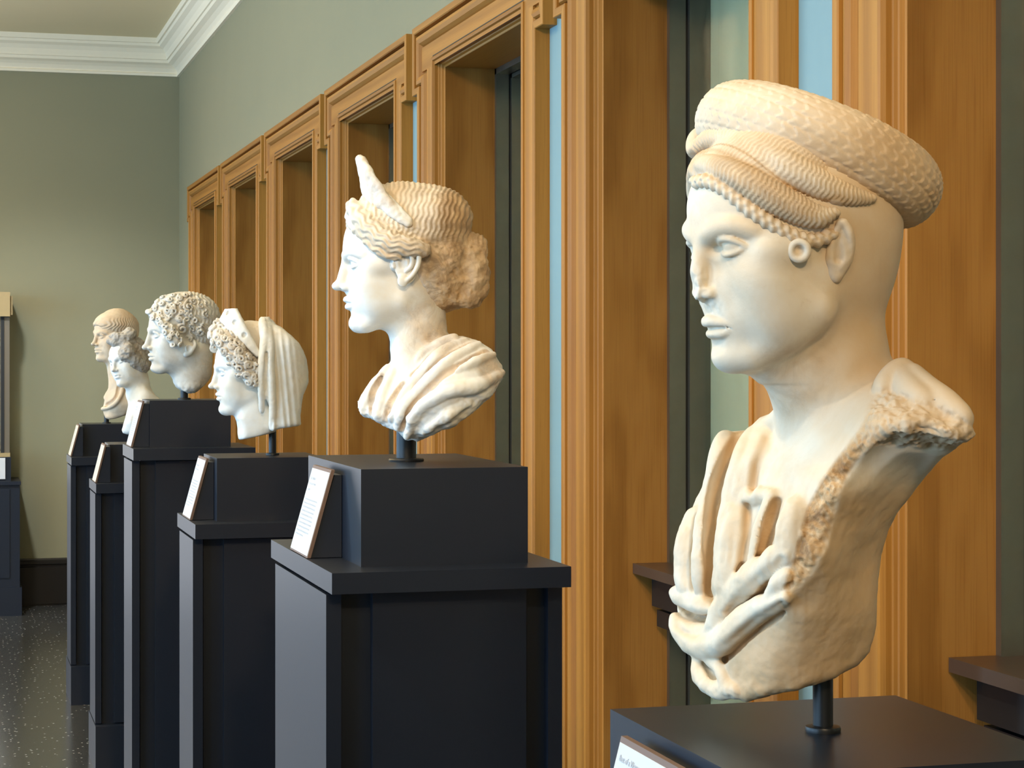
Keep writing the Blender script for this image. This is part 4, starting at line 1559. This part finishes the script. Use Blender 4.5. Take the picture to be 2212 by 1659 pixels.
    def hdisp(V, N):
        sg, T, R = along(V, line)
        T = np.where(V[:, 1] > 0.02, T, T)
        strand = np.cos(2 * PI * (T + 0.0024 * np.sin(2 * PI * sg / 0.030 + 2 * vnoise(V, 14)) + 0.0008 * vnoise(V, 30)) / 0.0088)
        w1 = sstep(0.034, 0.026, np.abs(T - 0.004)) * sstep(0.20, 0.16, sg)
        top = L(850, 470, 0)
        x, z = V[:, 0], V[:, 2]
        ex = x - 0.25 * (z - 0.35)
        vert = np.cos(2 * PI * (ex + 0.0015 * np.sin(2 * PI * z / 0.024) + 0.0026 * vnoise(V, 22)) / 0.0088)
        zone = sstep(0.010, 0.028, T) * sstep(-0.02, 0.0, z - L(950, 520, 0)[2])
        rough = fbm(V, 60, 4)
        return strand * w1 * 0.00125 + vert * zone * 0.0009 + (1 - np.maximum(w1, zone)) * rough * 0.0036 + 0.0005 * fbm(V, 150, 2)

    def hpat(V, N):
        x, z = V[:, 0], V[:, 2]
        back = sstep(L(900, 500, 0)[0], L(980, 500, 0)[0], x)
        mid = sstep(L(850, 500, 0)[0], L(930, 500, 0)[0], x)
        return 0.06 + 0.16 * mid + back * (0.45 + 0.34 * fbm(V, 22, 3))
    finish(hb, 'hair', MARB2H, st.root, hdisp, hpat, it=1, earth_warmlight=lambda V, N: 0.5 * sstep(L(880, 500, 0)[0], L(1000, 500, 0)[0], V[:, 0]))

    # ear
    ec = Clay(L(872, 590, -.08) - np.array([.05, .05, .055]), L(872, 590, -.08) + np.array([.05, .05, .055]), 0.0013)
    ec.frame(M, O, 1.07)
    near = -1 if (M @ np.array([-1, 0, 0]))[1] < 0 else 1
    ear(ec, near, 1.33, dx=5, dy=14, dz=-4)
    finish(ec, 'ear', MARB2, st.root, None, lambda V, N: 0 * V[:, 0])

    # crown: a tall crest over the forehead, broken at the top, running down to both ears
    tc = Clay((-0.14, -0.11, 0.27), (0.04, 0.11, 0.50), 0.0018)
    for s in (-1, 1):
        for i in range(41):
            t = i / 40.0
            yy = s * 0.078 * math.sin(t * PI / 2)
            e = 1 - math.cos(t * PI / 2)
            bx = 794 + (872 - 794) * e
            by = 428 + (482 - 428) * e
            hx = -16 * (1 - e) ** 1.2
            hy = -84 * (1 - e) ** 1.15
            b = L(bx, by, 0)
            tp = L(bx + hx, by + hy, 0)
            b[1] = tp[1] = yy
            tc.cone(b, tp, .0068, .0050 + .002 * (1 - t), .003)
            b2 = L(bx + 12, by + 6, 0)
            b2[1] = yy
            m2 = L(bx + hx * .4 + 14, by + hy * .45, 0)
            m2[1] = yy
            tc.cone(b2, m2, .0065, .0045, .004)
    finish(tc, 'crown', MARB2, st.root, lambda V, N: 0.0016 * fbm(V, 70, 4), lambda V, N: 0.06 + 0.3 * sstep(0.0, 0.5, fbm(V, 30, 2)))
    mount(st.root, PD[1][5], PD[1][6])
    return st


MARB2 = marble('marble_white', (0.80, 0.79, 0.76, 1), (0.76, 0.68, 0.56, 1), 0.35, dark=0.8, seed=4.1)
MARB2H = marble('marble_weathered', (0.74, 0.67, 0.56, 1), (0.60, 0.45, 0.30, 1), 0.9, dark=1.8, seed=7.7)
make_bust2()
# ---------------------------------------------------------------- third: veiled head with openwork crown and drilled curls
def make_bust3():
    st = Stand('marble_bust', 0.7985, 5.128, 1.430, 'white marble head with a long veil, an openwork crown and drilled curls', 'bust', 'ancient marble busts and heads on the pedestals')

    def z_(x, y):
        return (440 + x / 5.183, 640 + y / 5.183)

    def L(x, y, d=0.0):
        return st.L(*z_(x, y), d)
    cl = Clay((-0.175, -0.12, -0.01), (0.13, 0.12, 0.31), 0.0022)
    M, O = place_head(st, cl, *z_(192, 848), -0.034, 8.0, 0.97, -5.0)
    face(cl, full=1.5, ears=(), nose_len=0)
    cl.frame()
    cl.cone(L(560, 1150, 0), L(600, 1560, 0), .046, .047, .02)
    poly = np.array([L(a, b)[[0, 2]] for a, b in ((400, 1365), (432, 1470), (428, 1530), (450, 1598), (500, 1590), (600, 1560), (760, 1500), (800, 1300), (600, 1200), (450, 1300))])
    slab(cl, poly, lambda x, z: -0.052 + 0 * x * z, lambda x, z: 0.052 + 0 * x * z, k=.02, k_in=.02)
    cl.plane(L(450, 1598), (0.22, 0, -1), .006)
    finish(cl, 'figure', MARB2, st.root, lambda V, N: 0.0004 * fbm(V, 60, 3), lambda V, N: 0 * V[:, 0])

    hd = Clay((-0.185, -0.115, 0.08), (0.05, 0.115, 0.31), 0.0014)
    hd.frame(M, O, 0.97)
    hd.ell((0, -0.002, 0.046), (0.0745, 0.0860, 0.0800), .004)
    hd.frame()
    for s in (-1, 1):
        path = [(150, 420, .0), (190, 450, .03), (260, 520, .055), (340, 620, .072), (420, 720, .080), (480, 820, .083), (530, 910, .082), (560, 970, .078)]
        c = spline([L(a, b, s * y) for a, b, y in path], 4)
        hd.chain(c, np.interp(np.linspace(0, 1, len(c)), [0, .2, .6, 1], [.017, .020, .020, .011]), .01)
    hd.frame(M, O, 0.97)
    hd.ell((0, 0.110, 0.0), (0.058, 0.062, 0.066), .004, 'cut')
    hd.frame()
    rnd = random.Random(5)
    poly = [(70, 430), (100, 330), (170, 250), (250, 290), (330, 380), (400, 460), (500, 570), (590, 680), (620, 900), (600, 990), (520, 980), (440, 930), (390, 870), (320, 830), (290, 760), (230, 730),
            (180, 640), (110, 600), (65, 520)]
    pts = []
    tries = 0
    while len(pts) < 44 and tries < 6000:
        tries += 1
        x, y = rnd.uniform(60, 620), rnd.uniform(250, 1000)
        if poly_sd(poly, np.array([x]), np.array([y]))[0] > -6:
            continue
        if min([math.hypot(x - a, y - b) for a, b in pts] + [999]) < 60:
            continue
        pts.append((x, y))
    base = hd.F.copy()
    for x, y in pts:
        px, py = z_(x, y)
        hd2 = hd.F
        hd.F = base
        p = st.hit(hd, px, py, default=0.0)
        q1 = st.hit(hd, px + 4, py, default=p[1])
        q2 = st.hit(hd, px, py + 4, default=p[1])
        hd.F = hd2
        n = np.cross(q1 - p, q2 - p)
        n = n if n[1] < 0 else -n
        if np.linalg.norm(n) < 1e-9 or abs(q1[1] - p[1]) > .02:
            n = np.array([-.5, -1, 0])
        spiral_curl(hd, p + n / (np.linalg.norm(n) + 1e-9) * .001, n, rnd.uniform(.0092, .0118), rnd.uniform(1.2, 1.6), .0036, rnd.uniform(0, 6.3), rnd.choice((-1, 1)), lift=.0015, k=.0012, cone=.7)
        hd.ell(p - n * 0 + n / (np.linalg.norm(n) + 1e-9) * .003, (.0022, .0022, .0022), .001, 'cut')
    finish(hd, 'curled_hair', MARB2H3, st.root, lambda V, N: 0.0006 * fbm(V, 150, 2), lambda V, N: 0.06 + 0 * V[:, 0], it=1)

    # crown with pierced panels
    tc = Clay((-0.16, -0.10, 0.14), (0.01, 0.10, 0.33), 0.0017)
    for s in (-1, 1):
        for i in range(45):
            t = i / 44.0
            e = 1 - math.cos(t * PI / 2)
            yy = s * 0.084 * math.sin(t * PI / 2)
            bx, by = 215 + (610 - 215) * e, 262 + (650 - 262) * e
            hx, hy = 95 * (1 - e) ** 1.1, -165 * (1 - e) ** 1.0 - 20
            b, tp = L(bx, by), L(bx + hx, by + hy)
            b[1] = tp[1] = yy
            tc.cone(b, tp, .0075, .0065, .003)
    for s in (-1, 1):
        for t in (.22, .48, .72):
            e = 1 - math.cos(t * PI / 2)
            bx, by = 215 + (610 - 215) * e, 262 + (650 - 262) * e
            p = L(bx + 42 * (1 - e), by - 88 * (1 - e) - 8)
            p[1] = s * (0.084 * math.sin(t * PI / 2) + .007)
            tc.ell(p, (.0062, .006, .0062), .002, 'cut')
    finish(tc, 'crown', MARB2, st.root, lambda V, N: 0.0006 * fbm(V, 90, 3), lambda V, N: 0.03 + 0 * V[:, 0])

    # veil
    vc = Clay((-0.06, -0.125, -0.01), (0.15, 0.125, 0.31), 0.0019)
    poly = [(612, 300), (650, 250), (690, 232), (760, 258), (812, 318), (880, 358), (980, 440), (1060, 520), (1112, 605), (1150, 705), (1170, 850), (1175, 960), (1150, 1020), (1112, 1100), (1092, 1250),
            (1080, 1320), (1086, 1425), (1068, 1440), (860, 1470), (770, 1500), (745, 1480), (755, 1400), (745, 1250), (700, 1150), (655, 1150), (640, 1000), (640, 800), (660, 640), (640, 500), (625, 400)]
    pl = np.array([L(a, b)[[0, 2]] for a, b in poly])

    def half(x, z):
        xc = L(820, 800)[0]
        u = np.clip((x - xc) / 0.085, -1, 1.0)
        top = np.clip((L(800, 240)[2] - z) / 0.09, 0, 1)
        w = 0.092 * np.sqrt(np.maximum(1 - np.clip(u, 0, 1) ** 2.4, 0.02)) * np.sqrt(np.clip(top * (2 - top), 0.02, 1))
        return w
    fx = [(700, .006, 26), (765, .006, 26), (850, .0035, 28), (915, .004, 24), (990, .003, 30), (1050, .002, 26)]

    def ridge(x, z):
        r = 0 * x + 0 * z
        for a, am, w in fx:
            x0 = L(a, 900)[0] - 0.10 * (z - 0.15) * (1 if a > 800 else 0.4)
            r = r + am * np.exp(-((x - x0) / (w * 0.00020)) ** 2)
        return r * sstep(0.30, 0.22, z)
    slab(vc, pl, lambda x, z: -half(x, z) - ridge(x, z) + .004, lambda x, z: half(x, z) + ridge(x, z) - .004, k=.006, k_in=.012)
    for s in (-1, 1):
        vc.chain(spline([L(672, 262, s * .02), L(668, 330, s * .055), L(690, 480, s * .080), L(668, 640, s * .092), L(650, 820, s * .096), L(648, 1020, s * .092), L(650, 1180, s * .084), L(652, 1290, s * .076)], 5),
                 np.interp(np.linspace(0, 1, 36), [0, .25, .5, .8, 1], [.010, .012, .010, .0075, .005]), .005)
        vc.chain(spline([L(700, 260, s * .02), L(730, 400, s * .065), L(745, 560, s * .088), L(745, 760, s * .097), L(758, 960, s * .098), L(772, 1180, s * .094), L(772, 1350, s * .086), L(765, 1465, s * .076)], 5),
                 np.interp(np.linspace(0, 1, 36), [0, .3, .7, 1], [.010, .0095, .008, .007]), .005)
        vc.chain(spline([L(705, 640, s * .099), L(700, 900, s * .103), L(705, 1150, s * .1)], 5), .0045, .004, 'cut')

    def vd(V, N):
        pit = sstep(0.35, 0.8, fbm(V, 130, 2)) * sstep(L(850, 900)[0], L(780, 900)[0], V[:, 0])
        return 0.0008 * fbm(V, 50, 3) - 0.0006 * pit
    finish(vc, 'veil', MARB2, st.root, vd, lambda V, N: 0.10 + 0 * V[:, 0])
    mount(st.root, PD[2][5], PD[2][6])
    return st


MARB2H3 = marble('marble_curls', (0.74, 0.68, 0.60, 1), (0.62, 0.54, 0.45, 1), 0.5, seed=3.1)
make_bust3()
# ---------------------------------------------------------------- fourth: curly-haired head broken off at the neck
def make_bust4():
    st = Stand('marble_bust', 0.768, 6.82, 1.500, 'over life-size marble head with thick drilled curls, broken at the neck', 'bust', 'ancient marble busts and heads on the pedestals')

    def z_(x, y):
        return (300 + x / 6.383, 620 + y / 6.383)

    def L(x, y, d=0.0):
        return st.L(*z_(x, y), d)
    sc = 1.16
    cl = Clay((-0.17, -0.14, -0.02), (0.16, 0.14, 0.37), 0.0026)
    M, O = place_head(st, cl, *z_(215, 655), -0.045, 12.0, sc, -3.0)
    face(cl, full=1.0, ears=(), lid=1.0)
    cl.frame()
    cl.cone(L(620, 950, 0), L(700, 1330, 0), .058, .050, .03)
    cl.cone(L(800, 900, 0), L(820, 1150, 0), .052, .046, .03)
    # broken underside rising to the chin
    for p, n in (((600, 1430), (-0.62, 0, -1)), ((700, 1462), (0, 0, -1)), ((860, 1390), (0.75, 0, -1))):
        cl.plane(L(*p), n, .01)
    finish(cl, 'figure', MARB4, st.root, lambda V, N: sstep(0.075, 0.03, V[:, 2]) * 0.004 * fbm(V, 45, 3) + 0.0005 * fbm(V, 60, 2), lambda V, N: 0.1 + 0.25 * sstep(0.0, 0.08, V[:, 0]) * sstep(0.2, 0.1, V[:, 2]))

    hd = Clay((-0.17, -0.125, 0.10), (0.16, 0.125, 0.37), 0.0016)
    hd.frame(M, O, sc)
    hd.ell((0, -0.015, 0.044), (0.0740, 0.0990, 0.0750), .004)
    hd.ell((0, 0.020, 0.040), (0.0680, 0.0720, 0.0680), .02)
    hd.ell((0, -0.044, 0.005), (0.0660, 0.0660, 0.0680), .02)
    hd.frame()
    c = spline([L(120, 340, 0), L(190, 400, -.035), L(300, 480, -.062), L(390, 580, -.078), L(450, 690, -.086), L(520, 760, -.088)], 4)
    hd.chain(c, np.interp(np.linspace(0, 1, len(c)), [0, .5, 1], [.008, .016, .014]), .01)
    hd.frame(M, O, sc)
    hd.ell((0, 0.108, -0.005), (0.058, 0.060, 0.066), .004, 'cut')
    hd.frame()
    base = hd.F.copy()
    K = [(680, 285, 70), (480, 330, 52), (600, 570, 72), (775, 450, 48), (845, 610, 66), (690, 690, 60), (555, 780, 46), (475, 800, 40), (375, 620, 46), (470, 590, 44), (400, 440, 48), (300, 505, 42),
         (205, 430, 38), (150, 350, 40), (235, 300, 40), (330, 240, 50), (430, 185, 44), (555, 165, 46), (645, 130, 46), (920, 385, 50), (560, 440, 44), (650, 440, 40), (400, 330, 40), (300, 370, 40),
         (420, 700, 40), (530, 680, 40), (740, 570, 36), (760, 210, 46), (850, 260, 44), (330, 150, 36), (250, 210, 34), (700, 110, 30), (820, 160, 34), (930, 230, 34)]
    rq = random.Random(3)
    tries = 0
    while len(K) < 54 and tries < 4000:
        tries += 1
        x, y = rq.uniform(100, 780), rq.uniform(120, 830)
        if y > 330 + (x - 100) * 0.98 or min(math.hypot(x - a, y - b) - 0.72 * c for a, b, c in K) < 26:
            continue
        K.append((x, y, 34))
    rnd = random.Random(11)
    for x, y, r in K:
        px, py = z_(x, y)
        cur = hd.F
        hd.F = base
        p = st.hit(hd, px, py, default=9)
        q1 = st.hit(hd, px + 3, py, default=9)
        q2 = st.hit(hd, px, py + 3, default=9)
        hd.F = cur
        if p[1] > 1:
            continue
        n = np.cross(q1 - p, q2 - p)
        n = n if n[1] < 0 else -n
        if q1[1] > 1 or q2[1] > 1 or np.linalg.norm(n) < 1e-9:
            n = np.array([-.3, -1, .3])
        n = n / np.linalg.norm(n)
        R = r * 0.000275
        weak = 0.6 if x > 740 and y < 420 else 1.0
        tv = np.array([rnd.uniform(-.2, .5), 0, 1.0])
        tv = tv - n * (tv @ n)
        tail = p + tv / (np.linalg.norm(tv) + 1e-9) * R * 1.5 - n * .003
        spiral_curl(hd, p, n, R * .88, rnd.uniform(1.15, 1.5), max(.0030, .0038 * min(1.15, r / 46)) * weak, rnd.uniform(1.0, 2.2), rnd.choice((-1, 1, 1)), tail=tail, lift=.0028 * weak, k=.002, cone=.8)
        hd.ell(p + n * .004, (.0030, .0030, .0030), .001, 'cut')

    def hdp(V, N):
        w = sstep(L(640, 300)[0], L(720, 300)[0], V[:, 0])
        wave = np.cos(2 * PI * (V[:, 2] * 0.5 + V[:, 0] + 0.004 * np.sin(2 * PI * V[:, 2] / 0.03)) / 0.012)
        return 0.0012 * w * wave + 0.0008 * fbm(V, 90, 3)
    finish(hd, 'curled_hair', MARB4, st.root, hdp, lambda V, N: 0.08 + 0.2 * sstep(L(640, 300)[0], L(800, 300)[0], V[:, 0]) * sstep(0.28, 0.18, V[:, 2]), it=1)
    # ear showing below the curls
    ec = Clay(L(690, 880, -.1) - .06, L(690, 880, -.1) + .06, 0.002)
    e = lambda a, b, o: st.hit(cl, *z_(a, b), default=-.09) - np.array([0, o, 0])
    P = spline([e(760, 740, .006), e(775, 800, .010), e(745, 860, .010), e(700, 910, .008), e(650, 930, .006)], 4)
    ec.chain(P, np.interp(np.linspace(0, 1, len(P)), [0, .6, 1], [.004, .006, .009]), .003)
    ec.ell(e(690, 860, .000), (.014, .008, .018), .006)
    ec.ell(e(690, 840, .008), (.008, .006, .012), .003, 'cut')
    finish(ec, 'ear', MARB4, st.root, None, lambda V, N: 0.05 + 0 * V[:, 0])
    mount(st.root, PD[3][5], PD[3][6])
    return st


MARB4 = marble('marble_grey_white', (0.72, 0.70, 0.65, 1), (0.62, 0.54, 0.44, 1), 0.4, dark=1.0, seed=9.2)
make_bust4()
# ---------------------------------------------------------------- fifth: small bust, hair left as rough broken stone
def make_bust5():
    st = Stand('marble_bust', 0.775, 8.468, 1.325, 'small marble bust with a rough chunk of broken stone for hair and bare shoulders', 'bust', 'ancient marble busts and heads on the pedestals')

    def z_(x, y):
        return (180 + x / 5.724, 650 + y / 5.724)

    def L(x, y, d=0.0):
        return st.L(*z_(x, y), d)
    cl = Clay((-0.21, -0.16, -0.02), (0.20, 0.15, 0.46), 0.0032)
    M, O = place_head(st, cl, *z_(452, 738), -0.07, 42.0, 0.93, -8.0, 9.0)
    face(cl, full=1.0, ears=(), skull=False)
    cl.frame()
    cl.cone(L(640, 850, 0), L(690, 1150, 0), .046, .052, .03)
    poly = np.array([L(a, b)[[0, 2]] for a, b in ((540, 1150), (565, 1230), (545, 1330), (520, 1440), (490, 1530), (472, 1600), (485, 1640), (550, 1652), (640, 1640), (720, 1600), (900, 1560), (1050, 1400), (1020, 1290),
                                                  (920, 1190), (840, 1120), (760, 1060), (600, 1060))])
    P = np.array([L(*c) for c in ((480, 1600, -.01), (560, 1250, -.02), (560, 1500, -.05), (640, 1150, -.05), (650, 1300, -.075), (760, 1150, -.075), (750, 1350, -.10), (900, 1200, -.06), (1000, 1350, -.07), (800, 1550, -.08))])
    yf = rbf(P[:, [0, 2]], P[:, 1])
    slab(cl, poly, yf, lambda x, z: np.maximum(yf(x, z) + .04, -.8 * yf(x, z) + .01), k=.018, k_in=.016)
    finish(cl, 'figure', MARB2, st.root, lambda V, N: 0.0006 * fbm(V, 50, 2), lambda V, N: 0.35 * sstep(L(560, 1450)[0], L(600, 1450)[0], V[:, 0]) * sstep(0.10, 0.06, V[:, 2]))

    hd = Clay((-0.19, -0.13, 0.10), (0.14, 0.13, 0.47), 0.0026)
    for c, r in (((560, 640, .0), (.062, .075, .050)), ((660, 660, .01), (.052, .068, .055)), ((690, 760, .0), (.045, .066, .050)), ((500, 520, -.02), (.050, .05, .026)), ((560, 430, -.01), (.028, .055, .026)),
                 ((420, 500, .0), (.045, .055, .020)), ((600, 720, -.03), (.036, .055, .036)), ((755, 800, -.01), (.026, .05, .032)), ((640, 590, .01), (.050, .060, .040)), ((560, 560, .0), (.055, .06, .040)), ((700, 660, .0), (.040, .05, .050)), ((600, 730, -.06), (.032, .030, .042)), ((530, 640, -.07), (.034, .030, .040)),
                 ((690, 800, -.03), (.036, .045, .036)), ((500, 440, -.03), (.050, .040, .024)), ((560, 400, -.02), (.026, .040, .022))):
        hd.ell(L(*c), r, .010)
    hd.frame(M, O, 0.93)
    hd.ell((0.006, 0.110, -0.014), (0.050, 0.055, 0.060), .004, 'cut')
    hd.frame()

    def hdp(V, N):
        return 0.0070 * fbm(V, 26, 4) + 0.003 * fbm(V, 90, 3)
    finish(hd, 'rough_hair', ROUGH, st.root, hdp, lambda V, N: 0.12 + 0 * V[:, 0], it=1)
    mount(st.root, PD[4][5], PD[4][6])
    return st


def make_bust6():
    st = Stand('marble_bust', 0.765, 10.13, 1.335, 'farthest marble bust, short combed hair and a broken draped shoulder, tan in colour', 'bust', 'ancient marble busts and heads on the pedestals')

    def z_(x, y):
        return (180 + x / 5.724, 650 + y / 5.724)

    def L(x, y, d=0.0):
        return st.L(*z_(x, y), d)
    sc = 1.12
    cl = Clay((-0.17, -0.15, -0.02), (0.17, 0.15, 0.60), 0.0036)
    M, O = place_head(st, cl, *z_(218, 432), -0.055, 27.0, sc, -2.0)
    face(cl, full=0.0, ears=())
    cl.frame()
    cl.cone(L(420, 700, 0), L(460, 1000, 0), .056, .056, .03)
    poly = np.array([L(a, b)[[0, 2]] for a, b in ((350, 960), (310, 1080), (270, 1140), (250, 1180), (247, 1205), (262, 1225), (245, 1290), (230, 1340), (245, 1380), (270, 1450), (320, 1466), (400, 1452), (520, 1410),
                                                  (570, 1330), (600, 1200), (640, 1100), (560, 950), (450, 900))])
    P = np.array([L(*c) for c in ((250, 1190, .0), (240, 1330, .0), (290, 1440, -.03), (320, 1100, -.03), (350, 1250, -.07), (400, 1000, -.06), (430, 1120, -.075), (440, 1300, -.09), (450, 1430, -.06), (560, 1200, -.09), (580, 1000, -.06))])
    yf = rbf(P[:, [0, 2]], P[:, 1])
    slab(cl, poly, yf, lambda x, z: np.maximum(yf(x, z) + .04, -.8 * yf(x, z) + .01), k=.02, k_in=.014)
    c = spline([st.S(*z_(a, b), yf, .003) for a, b in ((490, 1060), (470, 1150), (430, 1230), (370, 1290), (300, 1320), (240, 1335))], 4)
    cl.chain(c, .009, .006)
    c2 = spline([st.S(*z_(a, b), yf, -.004) for a, b in ((440, 1080), (425, 1160), (390, 1220), (340, 1265), (290, 1295))], 4)
    cl.chain(c2, .010, .006, 'cut')
    finish(cl, 'figure', MARB6, st.root, lambda V, N: 0.001 * fbm(V, 40, 3), lambda V, N: 0.1 + 0 * V[:, 0])
    hd = Clay((-0.17, -0.13, 0.30), (0.17, 0.13, 0.62), 0.0028)
    hd.frame(M, O, sc)
    hd.ell((0, -0.012, 0.036), (0.0765, 0.0960, 0.0760), .006)
    hd.ell((0, 0.022, 0.050), (0.0690, 0.0720, 0.0480), .02)
    hd.ell((0, -0.036, 0.0), (0.0650, 0.0650, 0.0650), .02)
    hd.ell((0, 0.102, -0.012), (0.062, 0.052, 0.060), .006, 'cut')
    hd.frame()
    q0 = L(100, 260, 0)

    def hdp(V, N):
        W = (V - O) @ M / sc
        ang = np.arctan2(W[:, 2] - .03, W[:, 1] + .02)
        low = sstep(0.085, 0.055, W[:, 2])
        loc = np.cos(2 * PI * (W[:, 1] + 0.6 * np.abs(W[:, 0]) + 0.35 * W[:, 2] + 0.004 * np.sin(W[:, 2] * 170)) / 0.0125)
        return 0.0015 * loc * low + 0.0005 * fbm(V, 70, 2)
    finish(hd, 'hair', MARB6, st.root, hdp, lambda V, N: 0.10 + 0 * V[:, 0], it=1)
    mount(st.root, PD[5][5], PD[5][6])
    return st


ROUGH = marble('marble_rough_grey', (0.45, 0.42, 0.38, 1), (0.36, 0.31, 0.26, 1), 0.8, seed=2.2)
MARB6 = marble('marble_tan', (0.70, 0.58, 0.44, 1), (0.60, 0.45, 0.31, 1), 0.4, seed=5.9)
make_bust5()
make_bust6()
# ---------------------------------------------------------------- light and camera
def area(name, loc, rot, sx, sy, power, col, spread=180):
    l = bpy.data.lights.new(name, 'AREA')
    l.shape = 'RECTANGLE'
    l.size, l.size_y = sx, sy
    l.energy = power
    l.color = col
    l.spread = math.radians(spread)
    o = bpy.data.objects.new(name, l)
    o.location = loc
    o.rotation_euler = rot
    link(o)
    return o


def spot(name, loc, target, power, col, ang=40, blend=0.6, rad=0.05):
    l = bpy.data.lights.new(name, 'SPOT')
    l.energy = power
    l.color = col
    l.spot_size = math.radians(ang)
    l.spot_blend = blend
    l.shadow_soft_size = rad
    o = bpy.data.objects.new(name, l)
    o.location = loc
    d = Vector(target) - Vector(loc)
    o.rotation_euler = d.to_track_quat('-Z', 'Y').to_euler()
    link(o)
    return o


for a, b_ in LW:
    area('daylight_window', (XL - 0.02, (a + b_) / 2, 2.02), (0, -PI / 2, 0), 2.5, b_ - a, 150, (0.40, 0.69, 1.0))
# the bright neighbouring room seen through the doorway in the end wall
area('doorway_daylight', (-1.575, YB + 0.15, 1.45), (-PI / 2, 0, 0), 2.2, 2.85, 25, (1.0, 0.94, 0.92))
# a gallery spot on the ceiling track for every bust
for bx, by, pw in ((0.75, 1.774, 112), (0.767, 3.44, 185), (0.80, 5.128, 105), (0.768, 6.82, 95), (0.775, 8.468, 115), (0.765, 10.13, 110)):
    spot('gallery_spot', (-1.5, by - 0.75, ZC - 0.08), (bx, by, 1.62), pw * 0.8, (1.0, 0.91, 0.78), 42, 0.9, 0.05)
spot('wall_fill', (-0.1, 11.0, 3.5), (0.85, 13.8, 0.75), 330, (0.88, 0.95, 1.0), 58, 1.0, 0.1)  # added fill that brightens the lower end wall, no known fitting
# warm lights behind the viewer that rake along the window wall
spot('gallery_spot', (0.2, -1.6, 3.3), (1.0, 1.9, 1.45), 230, (1.0, 0.72, 0.42), 44, 0.8, 0.12)
spot('gallery_spot', (-0.6, -1.0, 3.5), (1.7, 3.9, 2.1), 330, (1.0, 0.79, 0.50), 36, 0.9, 0.12)
area('ceiling_fill', (-1.9, 7.5, 2.9), (PI, 0, 0), 0.6, 9.0, 270, (1.0, 0.80, 0.50))  # added uplight that warms and brightens the ceiling, no real cove
# warm ceiling lights down the room
for y in (-1.5, 2.0, 5.5, 9.0, 12.0):
    area('ceiling_light', (-0.6, y, ZC - 0.03), (0, 0, 0), 0.5, 0.5, 26, (1.0, 0.76, 0.46))
w = bpy.data.worlds.new('World')
w.use_nodes = True
w.node_tree.nodes['Background'].inputs[0].default_value = (0.55, 0.66, 0.8, 1)
w.node_tree.nodes['Background'].inputs[1].default_value = 1.0
bpy.context.scene.world = w

cam = bpy.data.cameras.new('camera')
cam.sensor_fit = 'HORIZONTAL'
cam.sensor_width = 36.0
cam.lens = 36.0 * FPX / 2212.0
cam.shift_y = -(829.5 - HORIZON) / 2212.0
cam.clip_start = 0.05
co = bpy.data.objects.new('camera', cam)
co.location = (0, 0, EYE)
co.rotation_euler = (PI / 2, 0, -YAW)
link(co)
sc = bpy.context.scene
sc.camera = co
sc.view_settings.view_transform = 'Standard'
sc.view_settings.look = 'None'
sc.view_settings.exposure = 0.0
sc.view_settings.gamma = 1.0
sc.view_settings.use_curve_mapping = False
